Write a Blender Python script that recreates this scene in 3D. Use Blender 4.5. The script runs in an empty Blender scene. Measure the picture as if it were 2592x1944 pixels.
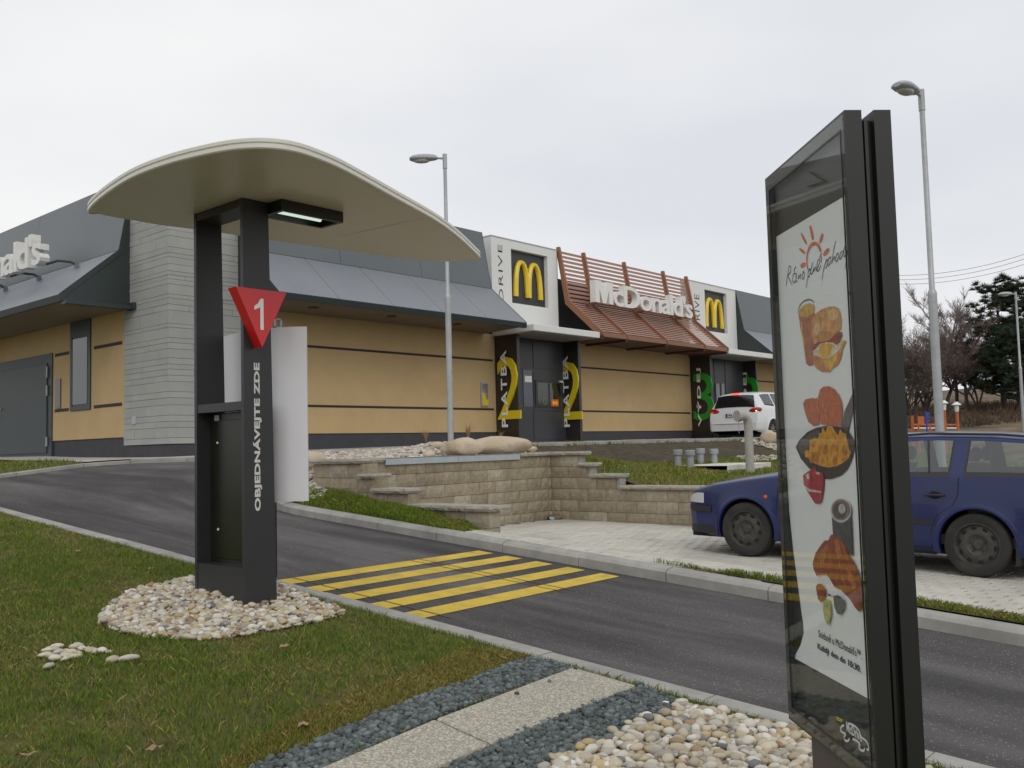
import bpy, bmesh, math, random
import numpy as np
from mathutils import Vector, Matrix, noise
from mathutils.geometry import delaunay_2d_cdt

S = bpy.context.scene
COL = S.collection
R = math.radians

# ------------------------------------------------------------------ camera, world, sun, exposure
# the place is laid out in metres: X runs along the long facade, Y along the drive lane, the building corner is (0,0)
FPX, PITCH, ROLL, YAW = 2376.3, R(3.803), R(-1.4736), R(41.04)
cr, sr, cp, sp = math.cos(ROLL), math.sin(ROLL), math.cos(PITCH), math.sin(PITCH)
ca, sa = math.cos(YAW), math.sin(YAW)
def turn(v):
    x, y, z = v
    return Vector((x*sa + y*ca, -x*ca + y*sa, z))
RX, DN, FW = turn((cr, -sr*sp, sr*cp)), turn((sr, cr*sp, -cr*cp)), turn((0, cp, sp))
EYE = Vector((-9.41, -17.06, 1.6))
cam_d = bpy.data.cameras.new('camera'); cam = bpy.data.objects.new('camera', cam_d); COL.objects.link(cam)
cam_d.sensor_width = 36; cam_d.lens = FPX/2592*36; cam_d.clip_end = 3000; cam_d.clip_start = .05
cam.matrix_world = Matrix(((RX.x, -DN.x, -FW.x, EYE.x), (RX.y, -DN.y, -FW.y, EYE.y), (RX.z, -DN.z, -FW.z, EYE.z), (0, 0, 0, 1)))
S.camera = cam
S.render.resolution_x, S.render.resolution_y = 1024, 768

SUN_EL, SUN_AZ = R(38), R(235)          # azimuth of the sun seen from above, counter-clockwise from +X
W = bpy.data.worlds.new('World'); S.world = W; W.use_nodes = True
nt = W.node_tree; nt.nodes.clear()
def N(t, **k):
    n = nt.nodes.new(t)
    for a, b in k.items(): setattr(n, a, b)
    return n
out = N('ShaderNodeOutputWorld'); bg = N('ShaderNodeBackground'); bg.inputs['Strength'].default_value = .1
sky = N('ShaderNodeTexSky', sky_type='NISHITA', sun_disc=False, sun_elevation=SUN_EL, sun_rotation=R(90)-SUN_AZ)
sky.air_density = 1.0; sky.dust_density = 6; sky.ozone_density = 1
bw = N('ShaderNodeHueSaturation'); bw.inputs['Saturation'].default_value = .10
nt.links.new(sky.outputs[0], bw.inputs['Color'])
# the overcast deck: even pale grey with broad soft cloud
geo = N('ShaderNodeTexCoord'); mp = N('ShaderNodeMapping'); mp.inputs['Scale'].default_value = (1.0, 1.0, 2.6)
nz = N('ShaderNodeTexNoise'); nz.inputs['Scale'].default_value = 1.3; nz.inputs['Detail'].default_value = 4; nz.inputs['Roughness'].default_value = .5
nt.links.new(geo.outputs['Generated'], mp.inputs[0]); nt.links.new(mp.outputs[0], nz.inputs['Vector'])
rp = N('ShaderNodeValToRGB'); rp.color_ramp.elements[0].position = .32; rp.color_ramp.elements[1].position = .68
rp.color_ramp.elements[0].color = (7.7, 8.0, 8.55, 1); rp.color_ramp.elements[1].color = (9.9, 9.92, 9.95, 1)
nt.links.new(nz.outputs['Fac'], rp.inputs[0])
mx = N('ShaderNodeMixRGB'); mx.inputs[0].default_value = .9
nt.links.new(bw.outputs[0], mx.inputs[1]); nt.links.new(rp.outputs[0], mx.inputs[2])
nt.links.new(mx.outputs[0], bg.inputs[0]); nt.links.new(bg.outputs[0], out.inputs[0])
sun_d = bpy.data.lights.new('sun', 'SUN'); sun_d.energy = .55; sun_d.angle = R(30); sun_d.color = (1, .96, .9)
sun = bpy.data.objects.new('sun', sun_d); COL.objects.link(sun)
sdir = Vector((math.cos(SUN_EL)*math.cos(SUN_AZ), math.cos(SUN_EL)*math.sin(SUN_AZ), math.sin(SUN_EL)))
sun.rotation_euler = sdir.to_track_quat('Z', 'Y').to_euler()
S.view_settings.view_transform = 'Standard'; S.view_settings.look = 'None'
S.view_settings.exposure = 0; S.view_settings.gamma = 1
S.render.engine = 'CYCLES'

# ------------------------------------------------------------------ measuring: a sight line of the survey photograph met with a plane
def ray(x, y): return FW + RX*((x-1296)/FPX) + DN*((y-972)/FPX)
def onV(x, y, v): r = ray(x, y); return EYE + r*((v-EYE.y)/r.y)
def onU(x, y, u): r = ray(x, y); return EYE + r*((u-EYE.x)/r.x)
def onZ(x, y, z): r = ray(x, y); return EYE + r*((z-1.6)/r.z)
def plane(v): return .47 + .08*(v+10.2)
def onP(x, y, dz=0):
    # plane z = .47+.08(v+10.2)+dz
    r = ray(x, y); t = (.47+.08*(EYE.y+10.2)+dz-EYE.z)/(r.z-.08*r.y); return EYE + r*t

# ------------------------------------------------------------------ materials
MATS = {}
def mat(name, col, rough=.7, metal=0., var=.0, scale=8., col2=None, bump=0., bscale=60., spec=.5, coat=0., stretch=(1,1,1), detail=5, speck=None, dist=.01, sub=None):
    m = bpy.data.materials.new(name); m.use_nodes = True; n = m.node_tree; b = n.nodes['Principled BSDF']
    b.inputs['Roughness'].default_value = rough; b.inputs['Metallic'].default_value = metal
    b.inputs['Specular IOR Level'].default_value = spec; b.inputs['Coat Weight'].default_value = coat
    c = (*col, 1); b.inputs['Base Color'].default_value = c
    tc = n.nodes.new('ShaderNodeTexCoord'); mpn = n.nodes.new('ShaderNodeMapping'); mpn.inputs['Scale'].default_value = stretch
    gp = n.nodes.new('ShaderNodeNewGeometry')
    n.links.new(gp.outputs['Position'], mpn.inputs[0])
    last = None
    if var or col2:
        t = n.nodes.new('ShaderNodeTexNoise'); t.inputs['Scale'].default_value = scale; t.inputs['Detail'].default_value = detail; t.inputs['Roughness'].default_value = .62
        n.links.new(mpn.outputs[0], t.inputs['Vector'])
        r = n.nodes.new('ShaderNodeValToRGB'); r.color_ramp.elements[0].position = .3; r.color_ramp.elements[1].position = .7
        r.color_ramp.elements[0].color = (*[x*(1-var) for x in col], 1)
        r.color_ramp.elements[1].color = (*(col2 or [min(1, x*(1+var)) for x in col]), 1)
        n.links.new(t.outputs['Fac'], r.inputs[0]); last = r.outputs[0]
        if sub:      # a second broad layer: (colour, scale, amount, lo, hi)
            c3, s3, a3, lo, hi = sub
            t2 = n.nodes.new('ShaderNodeTexNoise'); t2.inputs['Scale'].default_value = s3; t2.inputs['Detail'].default_value = 4
            n.links.new(mpn.outputs[0], t2.inputs['Vector'])
            mr = n.nodes.new('ShaderNodeMapRange'); mr.inputs['From Min'].default_value = lo; mr.inputs['From Max'].default_value = hi; mr.inputs['To Max'].default_value = a3
            n.links.new(t2.outputs['Fac'], mr.inputs[0])
            mm = n.nodes.new('ShaderNodeMixRGB'); mm.inputs[2].default_value = (*c3, 1)
            n.links.new(mr.outputs[0], mm.inputs[0]); n.links.new(last, mm.inputs[1]); last = mm.outputs[0]
        if speck:    # small chips of stone: (colour, scale, threshold)
            c4, s4, th = speck
            vo = n.nodes.new('ShaderNodeTexVoronoi'); vo.inputs['Scale'].default_value = s4
            n.links.new(gp.outputs['Position'], vo.inputs['Vector'])
            sep = n.nodes.new('ShaderNodeSeparateColor'); n.links.new(vo.outputs['Color'], sep.inputs[0])
            g = n.nodes.new('ShaderNodeMath'); g.operation = 'GREATER_THAN'; g.inputs[1].default_value = th; n.links.new(sep.outputs[0], g.inputs[0])
            m4 = n.nodes.new('ShaderNodeMixRGB'); m4.inputs[2].default_value = (*c4, 1)
            n.links.new(g.outputs[0], m4.inputs[0]); n.links.new(last, m4.inputs[1]); last = m4.outputs[0]
        n.links.new(last, b.inputs['Base Color'])
    if bump:
        t = n.nodes.new('ShaderNodeTexNoise'); t.inputs['Scale'].default_value = bscale; t.inputs['Detail'].default_value = 6; t.inputs['Roughness'].default_value = .65
        n.links.new(gp.outputs['Position'], t.inputs['Vector'])
        bp = n.nodes.new('ShaderNodeBump'); bp.inputs['Strength'].default_value = bump; bp.inputs['Distance'].default_value = dist
        n.links.new(t.outputs['Fac'], bp.inputs['Height']); n.links.new(bp.outputs[0], b.inputs['Normal'])
    MATS[name] = m
    return m
def attr_mat(name, rough=.7, bump=0., bscale=80, jitter=None):
    m = mat(name, (.5, .5, .5), rough, bump=bump, bscale=bscale, dist=.004); n = m.node_tree
    a = n.nodes.new('ShaderNodeAttribute'); a.attribute_name = 'Col'
    n.links.new(a.outputs['Color'], n.nodes['Principled BSDF'].inputs['Base Color']); return m
def glass_mat(name, col=(.6, .68, .66), alpha_mix=.5, rough=.02, k=1.0):
    # thin sheet: partly clear, partly mirror
    m = bpy.data.materials.new(name); m.use_nodes = True; n = m.node_tree; n.nodes.clear()
    o = n.nodes.new('ShaderNodeOutputMaterial'); t = n.nodes.new('ShaderNodeBsdfTransparent'); t.inputs[0].default_value = (*col, 1)
    g = n.nodes.new('ShaderNodeBsdfGlossy'); g.inputs['Roughness'].default_value = rough
    lw = n.nodes.new('ShaderNodeLayerWeight'); lw.inputs[0].default_value = .5
    fr = n.nodes.new('ShaderNodeMath'); fr.operation = 'POWER'; fr.inputs[1].default_value = 4.; n.links.new(lw.outputs['Facing'], fr.inputs[0])
    ad = n.nodes.new('ShaderNodeMath'); ad.operation = 'MULTIPLY_ADD'; ad.inputs[1].default_value = k; ad.inputs[2].default_value = alpha_mix; ad.use_clamp = True
    mx = n.nodes.new('ShaderNodeMixShader')
    n.links.new(fr.outputs[0], ad.inputs[0]); n.links.new(ad.outputs[0], mx.inputs[0]); n.links.new(t.outputs[0], mx.inputs[1]); n.links.new(g.outputs[0], mx.inputs[2]); n.links.new(mx.outputs[0], o.inputs[0])
    MATS[name] = m; return m
def emit_mat(name, col, s):
    m = mat(name, col, .3); b = m.node_tree.nodes['Principled BSDF']; b.inputs['Emission Color'].default_value = (*col, 1); b.inputs['Emission Strength'].default_value = s; return m

ASPHALT = mat('asphalt', (.078, .074, .075), .82, var=.25, scale=1.6, bump=.7, bscale=230, col2=(.125, .118, .118), stretch=(1, .30, 1), speck=((.30, .28, .25), 170, .972), dist=.006, sub=((.030, .026, .027), .5, .9, .44, .60))
def streaks(m):
    # tyre-darkened tracks and paler dusty streaks running along the lane
    n = m.node_tree; b = n.nodes['Principled BSDF']; src = b.inputs['Base Color'].links[0].from_socket
    g = n.nodes.new('ShaderNodeNewGeometry'); mp_ = n.nodes.new('ShaderNodeMapping'); mp_.inputs['Scale'].default_value = (1.5, .16, 1); n.links.new(g.outputs['Position'], mp_.inputs[0])
    t = n.nodes.new('ShaderNodeTexNoise'); t.inputs['Scale'].default_value = 1.0; t.inputs['Detail'].default_value = 5; t.inputs['Roughness'].default_value = .6; t.inputs['Distortion'].default_value = .35; n.links.new(mp_.outputs[0], t.inputs['Vector'])
    r = n.nodes.new('ShaderNodeValToRGB'); r.color_ramp.elements[0].position = .40; r.color_ramp.elements[0].color = (.52, .50, .50, 1); r.color_ramp.elements[1].position = .60; r.color_ramp.elements[1].color = (1.18, 1.15, 1.12, 1); n.links.new(t.outputs['Fac'], r.inputs[0])
    k = n.nodes.new('ShaderNodeMixRGB'); k.blend_type = 'MULTIPLY'; k.inputs[0].default_value = 1; n.links.new(src, k.inputs[1]); n.links.new(r.outputs[0], k.inputs[2]); n.links.new(k.outputs[0], b.inputs['Base Color'])
streaks(ASPHALT)
KERBC = mat('kerb_concrete', (.34, .33, .30), .85, var=.16, scale=5, bump=.3, bscale=180, dist=.003, sub=((.20, .19, .165), 1.7, .6, .5, .75))
PAVER = mat('paver_concrete', (.52, .495, .43), .85, var=.13, scale=3.3, bump=.3, bscale=160, dist=.003, sub=((.26, .25, .21), .9, .45, .5, .72))
GRAVELBED = mat('bed_soil', (.09, .08, .065), .95, var=.3, scale=20, bump=.5)
JOINT = mat('joint_sand', (.16, .15, .12), .95, var=.3, scale=20)
SIDEWALK = mat('sidewalk_concrete', (.47, .45, .41), .85, var=.1, scale=2.2, bump=.2, bscale=140, dist=.003)
SOIL = mat('lawn_soil', (.050, .072, .006), .95, var=.35, scale=7, col2=(.12, .115, .02), bump=.8, bscale=40, sub=((.115, .085, .035), .9, .8, .5, .66))
SOILB = mat('bare_soil', (.085, .06, .032), .95, var=.3, scale=9, col2=(.13, .10, .055), bump=.8, bscale=30)
BANK = mat('bank_soil', (.042, .030, .018), .95, var=.35, scale=5, col2=(.085, .062, .034), bump=.9, bscale=22, dist=.03, sub=((.07, .075, .02), 1.6, .6, .52, .68))
FARLAND = mat('far_ground', (.09, .085, .035), .95, var=.3, scale=.3, col2=(.17, .13, .07))
HILL = mat('hill_scrub', (.06, .045, .025), .95, var=.4, scale=.6, col2=(.22, .16, .085), bump=.5, bscale=3, dist=.3)
YPAINT = mat('yellow_road_paint', (.62, .43, .035), .7, var=.14, scale=4, bump=.25, bscale=200, dist=.003, sub=((.30, .23, .06), 6, .55, .52, .74))
AGG = mat('exposed_aggregate', (.33, .31, .26), .85, var=.2, scale=30, bump=.7, bscale=110, dist=.006, speck=((.55, .50, .38), 120, .68))
METAL_UP = mat('roof_metal', (.132, .150, .156), .42, metal=.35, var=.06, scale=.8, sub=((.12, .14, .14), .5, .5, .5, .7))
METAL_SKYLIT = mat('roof_metal_skylit', (.22, .235, .26), .38, metal=.35, var=.06, scale=.8)  # same roof metal, paler: sky brightness of the lower slope put into the colour
CHEEK = mat('roof_cheek', (.030, .042, .042), .45, var=.1, scale=2)
SOFFIT = mat('soffit_board', (.20, .165, .125), .6, var=.08, scale=1.5)
CREAM = mat('cream_render', (.54, .385, .195), .9, var=.06, scale=1.2, bump=.35, bscale=150, dist=.004, sub=((.45, .315, .155), .5, .5, .5, .75))
PLINTH = mat('plinth_grey', (.052, .052, .060), .8, var=.12, scale=3, bump=.15, bscale=120)
GROOVE = mat('groove_brown', (.030, .020, .018), .7)
DARKP = mat('dark_panel', (.042, .042, .048), .35, var=.08, scale=2)
FIN = mat('fin_brown', (.030, .024, .022), .3, var=.1, scale=2)
DOORG = mat('door_grey_green', (.040, .052, .052), .5, var=.05, scale=2)
WHITE = mat('white_cladding', (.74, .74, .72), .45, var=.03, scale=1)
LETTERW = mat('white_letter', (.80, .79, .76), .45)
STONE = mat('stone_slab', (.37, .37, .345), .8, var=.05, scale=3, bump=.35, bscale=90, dist=.005)
STONE2 = mat('stone_slab_b', (.345, .35, .33), .8, var=.05, scale=3, bump=.35, bscale=90, dist=.005)
YELLOW = mat('sign_yellow', (.66, .52, .012), .4)
ARCHY = mat('arch_yellow', (.80, .56, .01), .35, coat=.3)
GREEN = mat('sign_green', (.018, .27, .02), .4)
REDB = mat('lattice_red', (.335, .18, .125), .5, var=.08, scale=3)
REDR = mat('lattice_rib', (.27, .12, .065), .5, var=.08, scale=3)
DARKW = mat('dark_parapet', (.02, .022, .024), .6)
POSTM = mat('post_anthracite', (.027, .027, .028), .42, var=.08, scale=6)
POSTIN = mat('post_olive', (.013, .014, .006), .3, var=.2, scale=3)
CANOPY = mat('canopy_cream', (.72, .68, .59), .30, var=.03, scale=2)
CANEDGE = mat('canopy_edge', (.72, .70, .62), .45)
SIGNRED = mat('sign_red', (.62, .012, .018), .35, coat=.2)
SCREENW = mat('screen_white', (.70, .69, .71), .3, var=.02)
TUBEG = mat('galvanised', (.42, .43, .44), .5, metal=.3, var=.12, scale=5)
LAMPH = mat('lamp_housing', (.38, .40, .42), .45, var=.05)
LAMPG = mat('lamp_glass', (.50, .50, .48), .12)
LIT = emit_mat('canopy_tube_lit', (.75, .9, .8), .75)
CAP = mat('cap_stone', (.36, .33, .27), .9, var=.18, scale=9, bump=.8, bscale=45, dist=.012)
BLOCKS = [mat('split_block_%d' % i, c, .95, var=.2, scale=13, bump=1.0, bscale=34, dist=.012, sub=((c[0]*.7, c[1]*.66, c[2]*.6), 3, .5, .5, .7)) for i, c in enumerate([(.335, .28, .195), (.285, .24, .165), (.38, .33, .245), (.315, .265, .185)])]
ZINC = mat('zinc_strip', (.40, .44, .47), .5, metal=.2, var=.08)
BOULDER = mat('boulder_limestone', (.53, .44, .315), .9, var=.15, scale=5, bump=.9, bscale=14, dist=.03, sub=((.34, .25, .16), 2.5, .6, .52, .72))
PEB = attr_mat('pebble', .6, .3, 60)
GRV = attr_mat('dark_gravel', .75, .3, 90)
GRASS = attr_mat('grass_blade', .75)
PIPE = mat('pvc_grey', (.30, .31, .32), .5, var=.05)
PIPEV = mat('vent_grey', (.38, .36, .32), .6, var=.1)
CONCW = mat('white_concrete', (.62, .61, .56), .85, var=.07, scale=3)
BLACK = mat('board_black', (.014, .016, .012), .38)
BOARDF = mat('board_frame', (.010, .012, .006), .42, var=.1, scale=5)
BOARDS = mat('board_side', (.012, .0135, .011), .45, var=.08, scale=5)
POSTER = mat('poster_white', (.86, .865, .865), .5)
GLASS = glass_mat('board_glass', (.985, .99, .985), .02, k=.42)
WGLASS = glass_mat('window_glass', (.25, .28, .28), .42)
BUILT = []

# ------------------------------------------------------------------ mesh helpers
class MB:
    def __init__(s): s.v = []; s.f = []
    def add(s, vs, fs, M=None):
        o = len(s.v)
        s.v += [tuple(M @ Vector(p)) if M else tuple(p) for p in vs]
        s.f += [tuple(i+o for i in f) for f in fs]; return s
    def box(s, a, b, M=None, c=0.):
        x0, y0, z0 = a; x1, y1, z1 = b
        if x0 > x1: x0, x1 = x1, x0
        if y0 > y1: y0, y1 = y1, y0
        if z0 > z1: z0, z1 = z1, z0
        if c <= 0:
            vs = [(x0,y0,z0),(x1,y0,z0),(x1,y1,z0),(x0,y1,z0),(x0,y0,z1),(x1,y0,z1),(x1,y1,z1),(x0,y1,z1)]
            return s.add(vs, [(3,2,1,0),(4,5,6,7),(0,1,5,4),(1,2,6,5),(2,3,7,6),(3,0,4,7)], M)
        bm = bmesh.new(); bmesh.ops.create_cube(bm, size=1)
        for v in bm.verts: v.co = Vector(((x0+x1)/2+v.co.x*(x1-x0), (y0+y1)/2+v.co.y*(y1-y0), (z0+z1)/2+v.co.z*(z1-z0)))
        bmesh.ops.bevel(bm, geom=list(bm.edges), offset=c, segments=1, affect='EDGES')
        bm.verts.index_update()
        s.add([v.co[:] for v in bm.verts], [[v.index for v in f.verts] for f in bm.faces], M); bm.free(); return s
    def prism(s, pts, d, M=None):
        """pts: planar 3D loop, d: extrusion vector"""
        n = len(pts); d = Vector(d); vs = [Vector(p) for p in pts] + [Vector(p)+d for p in pts]
        nrm = Vector((0,0,0))
        for i in range(n): nrm += vs[i].cross(vs[(i+1) % n])
        fl = nrm.dot(d) > 0
        fs = [tuple(range(n))[::-1], tuple(range(n, 2*n))] + [(i, (i+1) % n, n+(i+1) % n, n+i) for i in range(n)]
        if not fl: fs = [f[::-1] for f in fs]
        return s.add(vs, fs, M)
    def tube(s, path, r, n=8, cap=True, M=None):
        path = [Vector(p) for p in path]; rs = r if isinstance(r, (list, tuple)) else [r]*len(path)
        vs = []; fs = []
        up = Vector((.13, .21, .97))
        for i, p in enumerate(path):
            t = (path[min(i+1, len(path)-1)] - path[max(i-1, 0)]).normalized()
            a = t.cross(up)
            if a.length < .05: a = t.cross(Vector((1, 0, 0)))
            a.normalize(); b = t.cross(a)
            for k in range(n):
                q = 2*math.pi*k/n; vs.append(p + a*(rs[i]*math.cos(q)) + b*(rs[i]*math.sin(q)))
        for i in range(len(path)-1):
            for k in range(n):
                fs.append((i*n+k, (i+1)*n+k, (i+1)*n+(k+1) % n, i*n+(k+1) % n))
        if cap: fs += [tuple(range(n)), tuple(range((len(path)-1)*n, len(path)*n))[::-1]]
        return s.add(vs, fs, M)
    def lathe(s, prof, n=24, c=(0,0,0), axis='Z', close=False, cap0=True):
        """prof: (radius, height) list"""
        vs = []; fs = []
        for r, h in prof:
            for k in range(n):
                q = 2*math.pi*k/n; x, y = r*math.cos(q), r*math.sin(q)
                p = (x, y, h) if axis == 'Z' else ((h, x, y) if axis == 'X' else (y, h, x))
                vs.append((p[0]+c[0], p[1]+c[1], p[2]+c[2]))
        m = len(prof)
        for i in range(m-1):
            for k in range(n): fs.append((i*n+k, i*n+(k+1) % n, (i+1)*n+(k+1) % n, (i+1)*n+k))
        if close: fs += [((m-1)*n+k, (m-1)*n+(k+1) % n, (k+1) % n, k) for k in range(n)]
        else: fs += ([tuple(range(n))[::-1]] if cap0 else [])+[tuple(range((m-1)*n, m*n))]
        return s.add(vs, fs)
    def build(s, name, m, parent=None, smooth=False, mesh_name=None, **props):
        me = bpy.data.meshes.new(mesh_name or name)
        off = Vector((0,0,0))
        if parent is not None:
            off = parent_loc(parent)
        me.from_pydata([(p[0]-off.x, p[1]-off.y, p[2]-off.z) for p in s.v], [], s.f)
        me.materials.append(m)
        if smooth:
            me.polygons.foreach_set('use_smooth', [True]*len(me.polygons))
            if smooth != 'all':
                try: me.set_sharp_from_angle(angle=R(40))
                except Exception: pass
        o = bpy.data.objects.new(name, me); COL.objects.link(o)
        if parent is not None: o.parent = parent
        for k, v in props.items(): o[k] = v
        return o
def parent_loc(o):
    p = Vector(o.location)
    while o.parent: o = o.parent; p += Vector(o.location)
    return p
def thing(name, label, cat, loc=(0,0,0), group=None, kind=None):
    o = bpy.data.objects.new(name, None); COL.objects.link(o); o.location = loc; o.empty_display_size = .2
    if kind: o['kind'] = kind
    if label: o['label'] = label
    if cat: o['category'] = cat
    if group: o['group'] = group
    return o
def tag(o, label, cat, group=None):
    o['label'] = label; o['category'] = cat
    if group: o['group'] = group
    return o
def np_mesh(name, verts, faces, m, cols=None, smooth=False, parent=None, **props):
    """verts (n,3), faces (m,k) arrays, cols per vertex (n,3)"""
    me = bpy.data.meshes.new(name); k = faces.shape[1]
    me.vertices.add(len(verts)); me.vertices.foreach_set('co', np.ascontiguousarray(verts, dtype=np.float32).ravel())
    me.loops.add(faces.size); me.loops.foreach_set('vertex_index', np.ascontiguousarray(faces, dtype=np.int32).ravel())
    me.polygons.add(len(faces)); me.polygons.foreach_set('loop_start', np.arange(0, faces.size, k, dtype=np.int32))
    me.update(calc_edges=True)
    if smooth: me.polygons.foreach_set('use_smooth', np.ones(len(faces), dtype=bool))
    if cols is not None:
        a = me.color_attributes.new('Col', 'FLOAT_COLOR', 'POINT')
        c4 = np.ones((len(verts), 4), dtype=np.float32); c4[:, :3] = cols; a.data.foreach_set('color', c4.ravel())
    me.materials.append(m); o = bpy.data.objects.new(name, me); COL.objects.link(o)
    if parent: o.parent = parent
    for a, b in props.items(): o[a] = b
    return o
def inpoly(x, y, P):
    c = np.zeros(np.shape(x), dtype=bool); n = len(P); j = n-1
    for i in range(n):
        xi, yi = P[i][0], P[i][1]; xj, yj = P[j][0], P[j][1]
        with np.errstate(divide='ignore', invalid='ignore'):
            t = ((yi > y) != (yj > y)) & (x < (xj-xi)*(y-yi)/((yj-yi) if yj != yi else 1e-9)+xi)
        c ^= t; j = i
    return c
def sheet(name, poly, zf, m, step=.4, parent=None, **props):
    """a ground sheet over polygon poly, following height zf(x,y)"""
    P = []
    for i in range(len(poly)):
        a, b = Vector(poly[i][:2]), Vector(poly[(i+1) % len(poly)][:2]); k = max(1, int((b-a).length/step))
        P += [a+(b-a)*(q/k) for q in range(k)]
    n = len(P); xs = [p.x for p in P]; ys = [p.y for p in P]
    gx, gy = np.meshgrid(np.arange(min(xs)+step/2, max(xs), step), np.arange(min(ys)+step/2, max(ys), step))
    gx, gy = gx.ravel(), gy.ravel(); k = inpoly(gx, gy, [(p.x, p.y) for p in P])
    pts = P + [Vector((float(a), float(b))) for a, b in zip(gx[k], gy[k])]
    vs, _, fs, _, _, _ = delaunay_2d_cdt(pts, [(i, (i+1) % n) for i in range(n)], [], 1, 1e-4)
    mb = MB(); mb.v = [(v.x, v.y, zf(v.x, v.y)) for v in vs]
    for f in fs:
        a, b, c = [Vector(mb.v[i]) for i in f[:3]]
        mb.f.append(tuple(f) if (b-a).cross(c-a).z > 0 else tuple(f)[::-1])
    return mb.build(name, m, parent, smooth='all', **props)
def sstep(a, b, x):
    t = max(0., min(1., (x-a)/(b-a))); return t*t*(3-2*t)
def interp(x, xs, ys): return float(np.interp(x, xs, ys))

TXT = {}
def text_mesh(body, size=1., extrude=.02, offset=0., shear=0., spacing=1.):
    k = (body, size, extrude, offset, shear, spacing)
    if k in TXT: return TXT[k]
    c = bpy.data.curves.new('txt', 'FONT'); c.body = body; c.size = size; c.extrude = extrude; c.offset = offset; c.shear = shear; c.space_character = spacing
    c.resolution_u = 3
    o = bpy.data.objects.new('txt', c); COL.objects.link(o)
    bpy.context.view_layer.update()
    me = bpy.data.meshes.new_from_object(o.evaluated_get(bpy.context.evaluated_depsgraph_get()))
    vs = [v.co.copy() for v in me.vertices]; fs = [tuple(p.vertices) for p in me.polygons]
    bpy.data.objects.remove(o); bpy.data.curves.remove(c); bpy.data.meshes.remove(me)
    TXT[k] = (vs, fs); return TXT[k]
def frame(o, ex, ey):
    ex, ey = Vector(ex), Vector(ey); ez = ex.cross(ey)
    return Matrix(((ex.x, ey.x, ez.x, o[0]), (ex.y, ey.y, ez.y, o[1]), (ex.z, ey.z, ez.z, o[2]), (0,0,0,1)))
def fit_text(body, o, ex, ey, w, h, extrude, offset=0., name='lettering', m=None, parent=None, shear=0., spacing=1., **props):
    """text stretched to width w along ex and height h along ey, its lower-left at o"""
    vs, fs = text_mesh(body, 1., extrude/1., offset, shear, spacing)
    x0 = min(v.x for v in vs); x1 = max(v.x for v in vs); y0 = min(v.y for v in vs); y1 = max(v.y for v in vs)
    M = frame(o, ex, ey)
    mb = MB().add([((v.x-x0)/(x1-x0)*w, (v.y-y0)/(y1-y0)*h, v.z) for v in vs], fs, M)
    return mb.build(name, m, parent, **props)

# ================================================================== GROUND AND ROADS
def zroad(u, v):
    p = plane(min(v, 0)); wu = sstep(-3.7, -.9, u)
    w1 = sstep(-6.0, -3.9, v); w2 = sstep(-6.3, -4.9, v); k = sstep(-1.5, .5, u); wv = w1*(1-k)+w2*k
    zu = interp(u, [-1, 1, 4, 9], [1.47, 1.47, 1.52, 1.56])
    return p+(zu-p)*wu*wv
def zwalk(u, v):
    if u < 0: return interp(v, [-1.1, 0, 3, 5, 9], [1.55, 1.57, 1.61, 1.66, 1.68]) - .05*min(1, -u/1.5)
    a = interp(u, [0, 3, 10, 20, 40], [1.57, 1.64, 1.72, 1.70, 1.70]); b = zroad(u, -1.2)+.09
    t = min(1, max(0, (v+1.05))); return b+(a-b)*t
def zlawn(u, v): return plane(min(v, 0))+.05 + .02*math.sin(u*1.3+v*.7)*min(1, max(0, (-4.9-u)))
def zpave(u, v):
    zk = plane(v)+.125; zi = interp(v, [-30, -20, -14.3, -11.8, -6.6], [-.3, .05, .18, .24, .30])
    t = sstep(-1.65, .6, u)
    if u > -1.35: t = max(t, sstep(-10.3, -9.2, v)*sstep(-1.35, -1.0, u))
    return zk+(zi-zk)*t
def zisland(u, v):
    # gravel bed behind the block wall, heaped towards its middle, falling to the kerb on the left
    k_ = min(1, max(0, (v+6.4)/1.9)); e_ = zroad(max(u, 0), -4.7)+.10; base = 1.37+(e_-1.37)*k_
    hump = .17*math.exp(-((u-2.2)/.85)**2-((v+5.3)/.42)**2)
    left = zroad(-1.8, min(v, -4.7))+.12
    t = sstep(-1.7, -.5, u)
    return left+(base-left)*t+hump
def zlawnR(u, v):
    z = interp(v, [-30, -16, -12, -9.5, -8, -7, -6.3, -5.0, -4.6], [-.3, .35, .6, .80, .98, 1.08, 1.15, 1.50, 1.62])
    z += .20*sstep(7.5, 4.2, u)*sstep(-7.3, -6.6, v)*sstep(-5.4, -6.2, v)
    lim = .862 if v < -7.96 else (1.055 if v < -7.36 else (1.245 if v < -7.12 else 1.44))
    return min(z + .02*math.sin(u*2.1)*math.cos(v*1.7), lim+max(0, u-3.92)*.7)
def zground(u, v):
    a = min(plane(max(-30, min(v, 0)))-.35, .02)
    b = interp(u, [14, 30, 60], [.2, .7, 1.0])
    t = sstep(10, 18, u)
    return a+(b-a)*t

gm = MB(); gx = sorted(set([-900, -500, -250, -120, -60, -40] + list(range(-30, 60, 3)) + [70, 90, 120, 180, 300, 600, 1200])); gy = sorted(set([-900, -500, -250, -120, -60] + list(range(-40, 24, 2)) + [30, 40, 60, 90, 150, 300, 700, 1200]))
gm.v = [(x, y, zground(x, y)) for y in gy for x in gx]
nx = len(gx)
gm.f = [(j*nx+i, j*nx+i+1, (j+1)*nx+i+1, (j+1)*nx+i) for j in range(len(gy)-1) for i in range(nx-1)]
gm.build('ground', FARLAND, smooth='all', kind='structure')

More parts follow.
